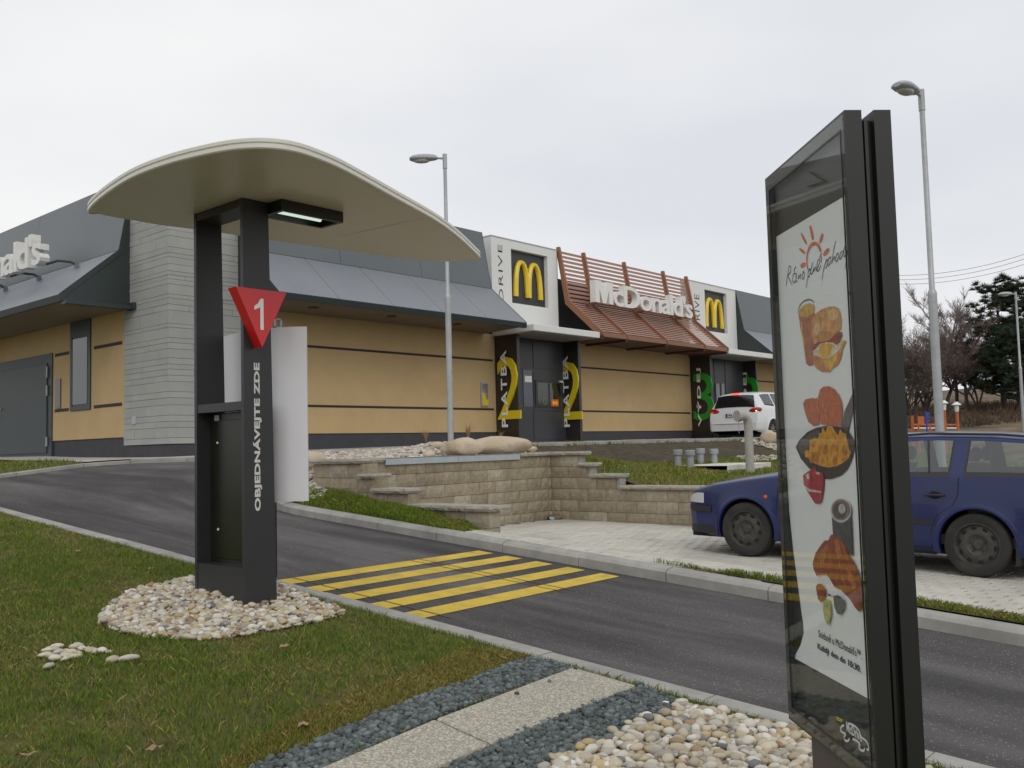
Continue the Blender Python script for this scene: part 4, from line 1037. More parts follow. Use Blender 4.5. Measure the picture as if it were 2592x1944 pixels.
decal('juice_print', [(235,410),(260,320),(340,240),(440,205),(520,230),(545,280),(530,390),(450,450),(370,480),(280,460)], PM['juicey'], o2, s2)
stroke('glass_rim', [[(225,400),(240,290),(320,180),(420,140),(490,155),(525,200)]], .004, PM['ink'], o2, s2)
decal('bun_print', [(530,960),(490,850),(470,700),(490,540),(560,400),(680,320),(800,275),(920,265),(1000,310),(1040,420),(1055,560),(1045,700),(960,780),(850,900),(740,930),(600,960)], PM['bun'], o2, s2)
decal('bun_print', [(620,760),(560,860),(600,930),(740,925),(850,890),(940,790),(800,740)], PM['bun2'], o2, s2)
decal('egg_print', [(510,1130),(600,1000),(760,950),(900,960),(1060,900),(1070,980),(1010,1120),(900,1210),(780,1260),(620,1240),(520,1190)], PM['egg'], o2, s2)
decal('cheese_print', [(620,1040),(720,960),(880,980),(870,1060),(830,1200),(760,1250),(660,1240),(630,1120)], PM['cheese'], o2, s2)
decal('meat_print', [(490,1100),(520,1000),(600,950),(760,935),(840,900),(930,800),(1000,750),(1060,760),(1070,820),(1030,950),(960,1005),(890,960),(760,950),(660,970),(560,1080),(510,1115)], PM['meat'], o2, s2)
decal('bun_print', [(510,1200),(600,1210),(680,1260),(800,1270),(920,1190),(1020,1090),(1080,980),(1140,945),(1070,1100),(1050,1250),(980,1390),(860,1470),(840,1520),(680,1520),(570,1450),(515,1350)], PM['bun2'], o2, s2)
decal('cheese_print', [(700,1290),(820,1270),(930,1190),(1040,1080),(1095,900),(1150,940),(1080,1030),(1000,1180),(900,1400),(850,1500),(790,1440)], PM['cheese'], o2, s2)
decal('bun_shine', blob(900, 420, 95, 110, 18, .3, .06, 5), mat('print_shine', (.72, .47, .20), .5, var=.25, scale=50), o2, s2); decal('bun_shine', blob(590, 700, 60, 120, 16, .2, .08, 6), MATS['print_shine'], o2, s2)
decal('juice_light', [(270, 560), (300, 560), (400, 1330), (380, 1340), (330, 1000)], PM['juicey'], o2, s2); stroke('sesame', [[(x, y), (x+14, y+8)] for x, y in ((650, 420), (740, 380), (830, 470), (700, 560), (800, 600), (900, 640), (960, 540), (620, 620))], .003, PM['egg'], o2, s2)
o3, s3 = (1990, 960), 5.184
decal('hash_brown_print', [(220,320),(250,265),(340,245),(400,255),(410,220),(430,400),(430,600),(360,615),(290,560),(245,430)], PM['hash'], o3, s3)
decal('hash_brown_print', [(430,400),(420,220),(440,140),(490,95),(560,90),(630,130),(690,200),(725,290),(740,400),(720,620),(560,610),(450,590)], PM['hash'], o3, s3)
stroke('hash_highlight', [[(485,320),(485,360)], [(535,330),(535,360)], [(578,400),(578,460)], [(520,380),(518,430)], [(410,240),(412,420)], [(620,310),(622,340)], [(380,380),(383,420)]], .004, PM['cheese'], o3, s3)
decal('pan_handle_print', [(725,630),(760,430),(850,230),(935,10),(938,290),(860,480),(810,690)], PM['pan2'], o3, s3)
decal('pan_print', [(125,890),(170,800),(280,690),(400,635),(560,600),(720,630),(820,690),(890,800),(895,900),(860,1050),(800,1180),(720,1260),(600,1305),(520,1310),(420,1260),(300,1170),(190,1040)], PM['pan'], o3, s3)
decal('pan_print', [(150,890),(200,800),(300,710),(420,660),(440,700),(330,820),(280,930),(200,990)], PM['pan2'], o3, s3)
rr = random.Random(3)
decal('egg_heap_print', [(235,960),(260,925),(300,935),(310,800),(380,765),(420,770),(430,710),(465,700),(470,640),(490,635),(510,700),(545,610),(600,615),(640,680),(680,740),(710,650),(735,700),(780,715),(800,800),(830,930),(850,960),(820,1030),(760,1090),(660,1140),(560,1160),(460,1140),(360,1100),(300,1050),(290,1030),(250,1020)], PM['eggs'], o3, s3)
for k in range(16):
    x, y = rr.uniform(320, 780), rr.uniform(860, 1080); decal('egg_heap_print', blob(x, y, rr.uniform(12, 30), rr.uniform(25, 60), 9, rr.uniform(-.3, .3), .15, k), PM['eggs2'], o3, s3)
stroke('egg_strands', [[(x, y), (x+rr.uniform(-12, 12), y+rr.uniform(50, 120))] for x, y in [(rr.uniform(330, 780), rr.uniform(700, 1020)) for _ in range(16)]], .0035, PM['juicey'], o3, s3)
decal('jam_pot_print', [(222,1280),(230,1250),(320,1190),(380,1140),(400,1200),(480,1230),(492,1290),(490,1420),(460,1600),(430,1635),(375,1630),(320,1540),(270,1460),(230,1380)], PM['jam'], o3, s3)
decal('jam_light_print', [(255,1260),(300,1225),(305,1310),(280,1310)], PM['pale'], o3, s3); decal('jam_light_print', [(385,1210),(440,1225),(430,1255),(395,1245)], PM['pale'], o3, s3); decal('jam_light_print', [(235,1390),(300,1440),(460,1470),(460,1490),(300,1475),(260,1450)], PM['pale'], o3, s3)
o4, s4 = (1990, 1240), 4.609
decal('cup_print', [(530,300),(755,310),(775,780),(720,720),(600,560),(545,520)], PM['cup'], o4, s4)
decal('cup_rim_print', blob(638, 240, 122, 142), PM['pale'], o4, s4); decal('coffee_print', blob(640, 235, 108, 122), PM['foam'], o4, s4); decal('coffee_print', blob(630, 240, 82, 95), PM['cup'], o4, s4); decal('coffee_print', blob(650, 220, 40, 60), PM['pale'], o4, s4)
decal('croissant_print', [(355,1005),(320,930),(308,860),(340,740),(400,650),(450,590),(490,590),(520,525),(560,515),(620,560),(690,650),(730,760),(790,850),(840,960),(880,1120),(888,1300),(875,1400),(845,1420),(800,1370),(740,1270),(640,1170),(560,1130),(510,1040),(470,985),(400,985)], PM['crois'], o4, s4)
stroke('croissant_folds', [[(480,640),(440,800),(420,960)], [(490,600),(500,780),(490,950)], [(600,580),(610,760),(640,980),(700,1140)], [(640,600),(700,760),(760,1000),(800,1200)], [(430,680),(370,820),(360,960)]], .006, PM['crois2'], o4, s4)
decal('croissant_light', [(420, 700), (470, 640), (480, 700), (440, 820), (400, 900), (385, 860)], PM['crois2'], o4, s4); decal('croissant_light', [(560, 560), (610, 600), (650, 760), (610, 800), (570, 700)], PM['crois2'], o4, s4); decal('croissant_light', [(700, 900), (760, 960), (820, 1120), (780, 1160), (720, 1040)], PM['crois2'], o4, s4)
decal('olive_print', [(345,1130),(370,1095),(420,1100),(455,1160),(450,1250),(410,1320),(370,1270)], PM['crois'], o4, s4)
decal('olive_print', [(548,1240),(600,1225),(680,1290),(680,1380),(630,1455),(590,1440),(560,1360)], PM['cup'], o4, s4)
decal('lemon_print', [(440,1290),(490,1270),(520,1350),(520,1460),(490,1580),(450,1520),(430,1400)], PM['butter'], o4, s4); decal('lemon_print', blob(485, 1420, 22, 60), PM['juicey'], o4, s4); decal('crumb_print', [(485,1210),(520,1220),(515,1245),(485,1235)], PM['cup'], o4, s4)
o5, s5 = (1990, 1560), 4.608
def board_text(body, pl, pr_, h, m, name, off=0., par=None, ext=.0003, lift=None):
    d = -.0164 if lift is None else lift
    a, b = onB(pl[0]/s5+o5[0], pl[1]/s5+o5[1], d), onB(pr_[0]/s5+o5[0], pr_[1]/s5+o5[1], d)
    return fit_text(body, BP(a[0], (a[1]+b[1])/2, d), bx_, (0, 0, 1), b[0]-a[0], h, ext, off, name, m, par or poster)
tx = onB(380/s5+o5[0], 150/s5+o5[1])[1]-onB(380/s5+o5[0], 240/s5+o5[1])[1]
board_text('Snídaně u McDonald\'s™.', (378, 245), (885, 500), tx*1.02, PM['ink'], 'lettering')
board_text('Každý den do 10:30.', (368, 412), (872, 668), tx*1.0, PM['ink'], 'lettering', .02)
# drive emblem printed on the glass
WHP = mat('print_white', (.62, .62, .60), .5)
pos2 = poster; poster = gl; LAY[0] = 190
stroke('emblem_car', [[(720,1250),(775,1265),(840,1320),(880,1410),(930,1450),(955,1500),(962,1555),(938,1550)], [(675,1275),(650,1280),(632,1325),(660,1355),(695,1370)], [(695,1375),(675,1410),(690,1450),(725,1450),(738,1420)], [(775,1430),(820,1450),(862,1490)], [(865,1490),(848,1520),(870,1560),(905,1565),(915,1535)]], .0065, WHP, o5, s5, gl)
a, b = onB(706/s5+o5[0], 1350/s5+o5[1], .004), onB(884/s5+o5[0], 1460/s5+o5[1], .004)
fit_text('McDrive', BP(a[0], (a[1]+b[1])/2, .0042), bx_, (0, 0, 1), b[0]-a[0], .032, .0002, .02, 'lettering', WHP, gl)
stroke('emblem_light', [[(585,1175),(665,1215)], [(590,1200),(650,1230)]], .003, YELLOW, o5, s5, gl)
poster = pos2
o6 = (1900, 200); s6 = 2.765
MB().prism([tuple(BP(*onB(x/s6+o6[0], y/s6+o6[1], -.018), -.018)) for x, y in ((385, 655), (415, 648), (525, 715), (430, 745), (405, 755))], tuple(bn*.010)).build('reflection_wedge', BLACK, board)  # solid black wedge standing in for a dark reflection in the board glass

# ================================================================== LAMP POSTS
def copy_tree(o, parent=None):
    c = o.copy(); COL.objects.link(c); c.parent = parent
    for ch in list(o.children): copy_tree(ch, c)
    return c
_b = bmesh.new(); bmesh.ops.create_icosphere(_b, subdivisions=3, radius=1); _b.verts.index_update(); ICO3_V = [v_.co[:] for v_ in _b.verts]; ICO3_F = [tuple(w_.index for w_ in f_.verts) for f_ in _b.faces]; _b.free()
def lamp(loc):
    x, y, z = loc
    r_ = thing('street_lamp', 'x', 'street lamp', loc, 'galvanised street lamps')
    MB().lathe([(.095, z), (.095, z+.012), (.055, z+.014), (.055, z+2.96), (.058, z+2.99), (.05, z+3.02), (.036, z+3.05), (.033, z+5.45)], 16, (x, y, 0)).build('pole', TUBEG, r_, smooth=True)
    MB().lathe([(.042, z+5.42), (.042, z+5.70)], 14, (x, y, 0)).build('collar', TUBEG, r_, smooth=True)
    MB().tube([(x, y, z+5.62), (x-.20, y, z+5.63)], .022, 10).build('arm', TUBEG, r_, smooth=True)
    # housing: flattened shell, wide at the front
    st = [(-.14, .05, .045, .02), (-.20, .085, .075, .035), (-.32, .105, .085, .05), (-.48, .125, .08, .055), (-.60, .11, .055, .05), (-.66, .06, .02, .03)]
    mb = MB(); n_ = 24
    for sx_, hw, up, dn in st:
        for k in range(n_):
            q = 2*math.pi*k/n_; s_ = math.sin(q); mb.v.append((x+sx_, y+hw*math.cos(q), z+5.62+(up*s_ if s_ > 0 else dn*s_)))
    for i in range(len(st)-1): mb.f += [(i*n_+k, i*n_+(k+1) % n_, (i+1)*n_+(k+1) % n_, (i+1)*n_+k) for k in range(n_)]
    mb.f += [tuple(range(n_))[::-1], tuple(range((len(st)-1)*n_, len(st)*n_))]
    hd = mb.build('lamp_head', LAMPH, r_, smooth=True)
    mb = MB(); mb.add([(x-.44+v_[0]*.165, y+v_[1]*.088, z+5.585+v_[2]*.055) for v_ in ICO3_V], ICO3_F); mb.build('lens', LAMPG, hd, smooth='all')
    MB().tube([(x-.33, y-.107, z+5.60), (x-.33, y-.09, z+5.65), (x-.33, y, z+5.707), (x-.33, y+.09, z+5.65), (x-.33, y+.107, z+5.60)], .006, 6).build('clasp', CHEEK, hd)
    return r_
lp = onV(1141, 1111, -4.78); 
l1 = lamp((onV(1141, 1111, -4.80).x, -4.80, 1.42)); l1['label'] = 'galvanised street lamp rising behind the boulders, its head pointing left'
kk = 1
def pt_at(px, py, Y):      # the point at forward distance Y on a sight line
    r = ray(px, py); h = Vector((sa*0+ca*0, 0, 0)); f_ = turn((0, 1, 0)); return EYE+r*(Y/r.dot(f_))
q = pt_at(2379, 1087, 12.1); l2 = copy_tree(l1); l2.location = (q.x, q.y, .45); l2['label'] = 'galvanised street lamp standing behind the blue car, close and tall'
q = pt_at(2592, 1087, 33); l3 = copy_tree(l1); l3.location = (q.x, q.y, .9); l3['label'] = 'small distant street lamp in front of the dark pine tree'
l1.rotation_euler.z = R(-46); l2.rotation_euler.z = R(-8); l3.rotation_euler.z = R(-40)

# ================================================================== STONES, GRAVEL, BOULDERS
def ico(sub):
    bm = bmesh.new(); bmesh.ops.create_icosphere(bm, subdivisions=sub, radius=1)
    bm.verts.index_update(); v = np.array([x.co[:] for x in bm.verts]); f = np.array([[y.index for y in x.verts] for x in bm.faces]); bm.free(); return v, f
ICO1, ICO2, ICO3 = ico(1), ico(2), ico(3)
def stones(name, poly, n, size, zf, cols, m, shape=ICO2, smooth=True, rng=0, flat=.6, pile=.6, weights=None, jag=0., parent=None, pts=None, **props):
    rg = np.random.default_rng(rng); xs = [p[0] for p in poly]; ys = [p[1] for p in poly]
    P = np.zeros((0, 2))
    if pts is not None: P = np.array(pts); n = len(P)
    while len(P) < n:
        q = np.column_stack([rg.uniform(min(xs), max(xs), n*3), rg.uniform(min(ys), max(ys), n*3)]); P = np.vstack([P, q[inpoly(q[:, 0], q[:, 1], poly)]])
    P = P[:n]; V, F = shape; k = len(V)
    s = rg.uniform(0, 1, n)**1.6*(size[1]-size[0])+size[0]
    sc = np.column_stack([s*rg.uniform(.85, 1.35, n), s*rg.uniform(.7, 1.0, n), s*flat*rg.uniform(.75, 1.15, n)])/2
    # lumpy shapes
    base = np.repeat(V[None], n, 0)
    for _ in range(3):
        d = rg.normal(size=(n, 3)); d /= np.linalg.norm(d, axis=1)[:, None]; a = rg.uniform(-.22, .22, n)*(1+jag)
        dot = np.einsum('nkj,nj->nk', np.repeat(V[None], n, 0), d); base = base*(1+a[:, None]*np.sin(dot*2.2))[:, :, None]
    if jag: base *= (1+rg.uniform(-jag, jag, (n, k)))[:, :, None]
    base = base*sc[:, None, :]
    a, b = rg.uniform(0, 2*np.pi, n), rg.normal(0, .32, n)
    c_, s_ = np.cos(b), np.sin(b); y, z = base[:, :, 1]*c_[:, None]-base[:, :, 2]*s_[:, None], base[:, :, 1]*s_[:, None]+base[:, :, 2]*c_[:, None]
    x = base[:, :, 0]; c_, s_ = np.cos(a), np.sin(a)
    X = x*c_[:, None]-y*s_[:, None]+P[:, 0][:, None]; Y = x*s_[:, None]+y*c_[:, None]+P[:, 1][:, None]
    zz = np.array([zf(p[0], p[1]) for p in P])+sc[:, 2]*.55+rg.uniform(0, 1, n)*s*pile
    Z = z+zz[:, None]; vv = np.stack([X, Y, Z], 2).reshape(-1, 3); ff = (F[None]+(np.arange(n)*k)[:, None, None]).reshape(-1, 3)
    ci = rg.choice(len(cols), n, p=weights); cc = np.array(cols)[ci]*rg.uniform(.82, 1.15, (n, 1)); cc = np.repeat(cc[:, None], k, 1).reshape(-1, 3)
    return np_mesh(name, vv, ff, m, np.clip(cc, 0, 1), smooth, parent, **props)
PCOL = [(.50, .44, .32), (.57, .53, .44), (.44, .37, .24), (.38, .36, .31), (.30, .20, .12), (.17, .17, .17), (.46, .35, .18), (.64, .62, .56)]
PW = [.28, .22, .14, .10, .06, .05, .05, .10]
def pxpoly(pts, dz=.06): return [tuple(onP(x, y, dz)[:2]) for x, y in pts]
ring = pxpoly([(250,1581),(254,1556),(272,1538),(333,1495),(424,1476),(496,1466),(560,1455),(640,1462),(697,1487),(790,1524),(862,1546),(866,1556),(796,1574),(724,1588),(652,1603),(561,1617),(489,1623),(453,1619),(359,1614),(300,1600)])
def zring(u, v):
    r_ = math.hypot(u-(OU+.1), v-(OV+.35)); return zlawn(u, v)+.05*max(0, 1-r_/1.1)
sheet('pebble_base', ring, lambda u, v: zring(u, v)+.004, GRAVELBED, .25, kind='structure')
stones('pebble_bed', ring, 5600, (.020, .062), zring, PCOL, PEB, rng=5, weights=PW, pile=.5, jag=.05, kind='stuff', label='pale rounded pebbles heaped around the order post')
# second course: beds beside the path slab
S1 = pxpoly([(1353,1665),(1306,1675),(1162,1741),(1053,1780),(916,1835),(800,1885),(652,1943),(520,2000),(300,2120),(640,2120),(836,1943),(1209,1784),(1451,1695)])
S2 = pxpoly([(1621,1738),(1732,1785),(1675,1811),(1593,1842),(1527,1893),(1432,1918),(1380,1955),(1200,2120),(880,2120),(1147,1944),(1243,1896)])
S3 = pxpoly([(1732,1785),(1760,1795),(1990,1852),(2200,1904),(2330,1936),(2500,2150),(2100,2300),(1500,2300),(1200,2120),(1380,1955),(1432,1918),(1527,1893),(1593,1842),(1675,1811)])
def shrink(P, du=-4.845): return [(min(p[0], du), p[1]) for p in P]
S1, S2, S3 = shrink(S1), shrink(S2), shrink(S3)
for i, P in enumerate((S1, S2, S3)): sheet('gravel_base', P, lambda u, v: zlawn(u, v)-.0+.006, GRAVELBED if i == 2 else mat('gravel_base_dark%d' % i, (.03, .034, .034), .95), .25, kind='structure')
GCOL = [(.085, .105, .105), (.12, .14, .14), (.06, .072, .075), (.16, .185, .185), (.10, .12, .10)]
stones('dark_gravel', S1, 9000, (.016, .042), zlawn, GCOL, GRV, ICO1, False, 8, flat=.7, pile=.5, jag=.12, kind='stuff', label='dark blue-grey crushed gravel strip between the lawn and the path slab')
stones('dark_gravel', S2, 8000, (.016, .042), zlawn, GCOL, GRV, ICO1, False, 9, flat=.7, pile=.5, jag=.12, kind='stuff', label='dark blue-grey crushed gravel strip between the path slab and the pebbles')
stones('pebble_bed', S3, 7600, (.022, .066), zlawn, PCOL, PEB, rng=10, weights=PW, pile=.6, jag=.05, kind='stuff', label='large pale pebbles at the foot of the menu board')
# path slab of exposed aggregate, in two pieces
SL = pxpoly([(1451,1692),(1606,1735),(1240,1893),(884,1915)], .08)
A1, A2 = Vector(SL[0]), Vector(SL[1]); 
s0a, s0b = onP(1451, 1692, .08), onP(1608, 1737, .08); s1a, s1b = onP(880, 1925, .08), onP(1243, 1893, .08)
da = (s1a-s0a).normalized(); db = (s1b-s0b).normalized()
j1 = s0a+da*((s1b-s0b).length-.02)
def slab_piece(a, b, c, d):
    mb = MB(); P = [a, b, c, d]
    def zz(p, k): return zlawn(p.x, p.y)+k
    ctr_ = sum((Vector(p[:2]) for p in P), Vector((0, 0)))/4
    for k, f in ((-.06, 1.0), (.032, 1.0), (.038, .985)):
        for p in P:
            q = Vector(p[:2]).lerp(ctr_, 1-f); mb.v.append((q.x, q.y, zz(Vector((q.x, q.y)), k)))
    mb.f = [(3, 2, 1, 0), (8, 9, 10, 11)]+[(r_*4+i, r_*4+(i+1) % 4, r_*4+4+(i+1) % 4, r_*4+4+i) for r_ in (0, 1) for i in range(4)]
    bmx = bmesh.new(); vv = [bmx.verts.new(p) for p in mb.v]
    for f in mb.f: bmx.faces.new([vv[j] for j in f])
    bmesh.ops.recalc_face_normals(bmx, faces=bmx.faces); bmx.verts.index_update(); mb.f = [tuple(x.index for x in f.verts) for f in bmx.faces]; bmx.free()
    return mb
pth = thing('garden_path', None, None, (-6, -13.6, .1), kind='structure')
slab_piece(s0a, s0b, s1b, j1).build('path_slab', AGG, pth)
slab_piece(j1+da*.012, s1b+db*.012, s1b+db*2.2, j1+da*2.2).build('path_slab', AGG, pth)
# loose stones on slab, kerb and lawn
for px, py, lab in ((1391, 1728, 'dark gravel chip lying on the path slab near its far end'), (1309, 1761, 'dark gravel chip lying further along the path slab'), (1531, 1709, 'small dark chip on the kerb edge above the slab'), (1615, 1724, 'round black chip sitting on top of the kerb'), (1456, 1692, 'dark chip at the corner where slab meets kerb')):
    p = onP(px, py, .09); o = stones('gravel_chip', [(p.x-.01, p.y-.01), (p.x+.01, p.y-.01), (p.x, p.y+.01)], 1, (.03, .034), lambda u, v: zlawn(u, v)+(.036 if px < 1500 else .02), GCOL, GRV, ICO1, False, px, flat=.8, pile=0, pts=[(p.x, p.y)]); tag(o, lab, 'stone')
def lone(px, py, s, lab, cols=PCOL[:2], rng=None, flat=.6, grp='loose stones on the lawn', shape=ICO2, dz=.05):
    p = onP(px, py, dz); o = stones('lawn_stone', [(0, 0), (1, 0), (0, 1)], 1, (s, s*1.02), lambda u, v: zlawn(u, v)+.008, cols, PEB, shape, True, rng or px, flat=flat, pile=0, pts=[(p.x, p.y)])
    tag(o, lab, 'stone', grp)
HEAP = [(118,1672),(128,1676),(122,1660),(135,1660),(130,1655),(146,1650),(150,1664),(158,1672),(166,1662),(172,1676),(178,1665),(186,1652),(200,1647),(207,1655),(220,1658),(228,1662),(236,1663),(200,1668),(192,1676),(163,1682),(144,1668),(140,1681)]
for i, (x, y) in enumerate(HEAP): lone(x, y, .062 if i % 3 else .075, 'pale stone in the small heap of stones on the left lawn', rng=100+i, flat=.5, grp='stones of the small heap on the lawn')
lone(262, 1661, .05, 'pale stone just right of the small heap on the lawn'); lone(277, 1663, .05, 'second pale stone just right of the heap, lying against another')
lone(287, 1687, .07, 'round white stone alone on the lawn, left of the long one'); lone(322, 1683, .12, 'long white stone alone on the lawn right of the heap', flat=.42); lone(119, 1702, .065, 'grey stone in the grass below the small heap', cols=[(.35, .34, .30)])
lone(480, 1623, .10, 'flat pale stone that slipped off the edge of the pebble ring', flat=.4)
lone(1685, 1791, .055, 'white pebble lying out on the dark gravel', cols=[(.72, .72, .68)]); lone(1716, 1783, .045, 'white pebble in the dark gravel close to the kerb', cols=[(.70, .66, .6)])
# fallen leaves
rl = random.Random(5)
LEAFM = mat('dry_leaf', (.30, .19, .11), .8, var=.3, scale=40)
for px, py, lab in ((72, 1918, 'dry brown leaf in the bottom left corner of the lawn'), (391, 1902, 'pale curled leaf in the lawn near the bottom edge'), (720, 1644, 'small dry leaf in the middle of the lawn'), (770, 1851, 'pinkish leaf at the brown border of the lawn'), (380, 1440, 'yellowed leaf on the lawn left of the pebbles'), (197, 1398, 'dead leaf on the lawn near the left kerb')):
    p = onP(px, py, .08); mb = MB(); n_ = 9; a0 = rl.uniform(0, 6); z_ = zlawn(p.x, p.y)+.045
    mb.v = [(p.x, p.y, z_+.004)]+[(p.x+.03*(1.3 if k % 2 else .8)*math.cos(a0+2*math.pi*k/n_), p.y+.03*(1.3 if k % 2 else .8)*math.sin(a0+2*math.pi*k/n_), z_+rl.uniform(-.008, .012)) for k in range(n_)]
    mb.f = [(0, 1+k, 1+(k+1) % n_) for k in range(n_)]; tag(mb.build('fallen_leaf', LEAFM), lab, 'leaf')

# island gravel and boulders
IS = [(-1.60, -6.2), (-1.53, -5.8), (-1.30, -5.24), (-.9, -4.82), (-.34, -4.56), (.4, -4.46), (4.0, -4.45), (4.0, -6.26), (-1.12, -6.26)]
ICOLS = [(.48, .42, .33), (.55, .50, .42), (.40, .35, .28), (.33, .30, .26)]
stones('gravel_bed', IS, 9000, (.03, .085), zisland, ICOLS, PEB, ICO2, True, 20, pile=.25, kind='stuff', label='cream gravel covering the planting bed behind the block wall')
stones('gravel_bed', [(-1.66, -6.5), (-1.6, -6.1), (-1.2, -6.1), (-1.3, -6.6), (-1.5, -6.75)], 260, (.03, .07), lambda u, v: ZFRONT(u, max(v, -9.4))+.02, ICOLS, PEB, ICO2, True, 21, pile=.2, kind='stuff', label='cream gravel spilling down to the kerb beside the grass slope')
stones('gravel_bed', [(10.5, -6.9), (16, -6.9), (16, -6.2), (11.3, -6.2)], 900, (.05, .11), zlawnR, ICOLS, PEB, ICO2, True, 22, pile=.3, kind='stuff', label='pale gravel behind the white slab on the upper lawn')
stones('gravel_bed', [(14.2, -5.9), (15.5, -6.2), (20, -6.2), (20, -4.8), (14.2, -4.8)], 1500, (.05, .12), zlawnR, ICOLS, PEB, ICO2, True, 23, pile=.3, kind='stuff', label='pale gravel around the round boulder beside the upper lane')
def boulder(c, r_, lab, seed, rot=0., m=BOULDER, grp='limestone boulders in the planting beds'):
    V, F = ICO3; bmv = []
    for v in V:
        p = Vector(v); d = 1+.20*noise.noise(p*1.1+Vector((seed*7.1, 0, 0)))+.07*noise.noise(p*3+Vector((seed, 3, 0)))+.02*noise.noise(p*9)
        q = Vector((p.x*r_[0]*d, p.y*r_[1]*d, p.z*r_[2]*d)); ca_, sa_ = math.cos(rot), math.sin(rot)
        bmv.append((c[0]+q.x*ca_-q.y*sa_, c[1]+q.x*sa_+q.y*ca_, c[2]+q.z))
    o = np_mesh('boulder', np.array(bmv), F, m, None, True); tag(o, lab, 'boulder', grp); return o
bv = -6.02
def bat(x0, x1, y0, y1, v, lab, seed, rot=0., depth=.8, m=BOULDER):
    a, b = onV(x0, (y0+y1)/2, v), onV(x1, (y0+y1)/2, v); t, u_ = onV((x0+x1)/2, y0, v), onV((x0+x1)/2, y1, v)
    # width seen across the sight line
    w_ = (b.x-a.x); dirv = Vector(((a.x+b.x)/2-EYE.x, v-EYE.y)).normalized(); wpx = abs(w_*dirv.y)
    h = t.z-u_.z; c = ((a.x+b.x)/2, v, (t.z+u_.z)/2)
    return boulder(c, (wpx/2*1.03, wpx/2*depth, h/2*1.02), lab, seed, math.atan2(dirv.y, dirv.x)-math.pi/2, m)
bat(1118, 1222, 1109, 1156, -6.22, 'rounded upright boulder left of the largest boulder behind the wall', 1, depth=.8)
bat(1170, 1345, 1104, 1154, -6.05, 'largest long pale boulder behind the block wall', 2, depth=.5)
bat(1290, 1333, 1118, 1148, -6.12, 'small boulder just right of the largest boulder', 3)
bat(1327, 1358, 1129, 1147, -6.18, 'smallest boulder at the right end of the row behind the wall', 4)
bat(1092, 1124, 1117, 1140, -5.5, 'small pointed rock on top of the gravel mound', 5)
bat(1072, 1102, 1140, 1160, -6.2, 'low flat stone at the left foot of the row of boulders', 8, depth=.8)
bat(745, 826, 1142, 1196, -5.55, 'boulder on the gravel slope beside the white shield of the order post', 6, depth=.9)
bat(1923, 1971, 1090, 1127, -5.0, 'round boulder beside the upper lane behind the white car', 7, depth=1.)
# dry ornamental grass in the gravel
def grass_tuft(px, py, v, h, n_, lab, seed):
    p = onV(px, py, v); rg = random.Random(seed); mb = MB()
    for _ in range(n_):
        a, l, s_ = rg.uniform(0, 6.28), h*rg.uniform(.6, 1.1), rg.uniform(.15, .6); dx, dy = math.cos(a)*s_*l, math.sin(a)*s_*l
        mb.tube([(p.x, p.y, p.z), (p.x+dx*.35, p.y+dy*.35, p.z+l*.65), (p.x+dx, p.y+dy, p.z+l*(.95 if s_ < .4 else .7))], [.004, .003, .001], 3, False)
    tag(mb.build('dry_grass_tuft', mat('dry_grass%d' % seed, (.30, .19, .09), .8)), lab, 'plant', 'dry tufts in the planting bed')
grass_tuft(1185, 1112, -5.3, .32, 34, 'brown tuft of dry grass between the two big boulders', 31); grass_tuft(1268, 1112, -5.2, .22, 12, 'thin dry tuft behind the largest boulder, by the pay window', 32)
grass_tuft(1078, 1120, -5.0, .30, 26, 'reddish twiggy plant on the gravel mound left of the lamp', 33)
# flat stone and litter in the corner of the bay
p = onZ(1417, 1312, .30); o = boulder((p.x, p.y, .335), (.30, .17, .06), 'flat broken stone slab lying in the corner of the parking bay', 12, .2, mat('broken_slab', (.17, .14, .10), .95, var=.3, scale=12, bump=.8), 'debris'); del o['group']
p = onZ(1396, 1316, .30); tag(stones('crumpled_bag', [(0, 0), (1, 0), (0, 1)], 1, (.09, .1), lambda u, v: .30, [(.35, .42, .52)], PEB, ICO2, True, 4, pts=[(p.x, p.y)]), 'bluish crumpled bag beside the broken slab in the corner', 'litter')

# ================================================================== PIPES AND TANK COVER ON THE UPPER LAWN
tk = thing('tank_cover', 'low white concrete cover slab on the upper lawn with four grey pipes on it', 'cover slab', (8.3, -7.3, 1.0))
MB().box((7.4, -8.0, .86), (9.45, -6.5, 1.00)).box((6.4, -7.2, .86), (7.4, -6.5, 1.00)).build('lower_slab', CONCW, tk)
cz = .97
c0 = onV(1843, 1187, -8.0)
tk2 = MB().box((c0.x, -8.0, c0.z-.04), (c0.x+1.9, -6.9, c0.z+.075), c=.01).build('slab', CONCW, tk)
cl = onU(1696, 1184, c0.x)
MB().box((c0.x-.0, -7.99, c0.z-.045), (c0.x+.9, cl.y, c0.z+.07), c=.01).build('slab', CONCW, tk)
def stub(px, y0, y1, v, lab):
    b, t = onV(px, y1, v), onV(px, y0, v); zb_ = b.z
    r_ = thing('vent_pipe', lab, 'pipe', (b.x, v, zb_), 'four short grey pipes on the white slab')
    MB().lathe([(.072, zb_-.1), (.072, t.z-.07)], 16, (b.x, v, 0)).build('pipe', PIPE, r_, smooth=True)
    MB().lathe([(.098, t.z-.11), (.10, t.z-.10), (.10, t.z-.01), (.09, t.z)], 16, (b.x, v, 0)).build('pipe_cap', PIPE, r_, smooth=True)
stub(1716.5, 1138, 1178, -7.0, 'leftmost short grey capped pipe on the white slab'); stub(1747.5, 1139, 1180, -7.2, 'second short grey capped pipe from the left, nearest the camera')
stub(1774, 1135, 1172, -6.7, 'third short grey capped pipe from the left, set furthest back'); stub(1808, 1136, 1174, -6.9, 'rightmost short grey capped pipe, beside the tall vent')
vb, vt = onV(1899, 1194, -8.35), onV(1893, 1068, -8.35)
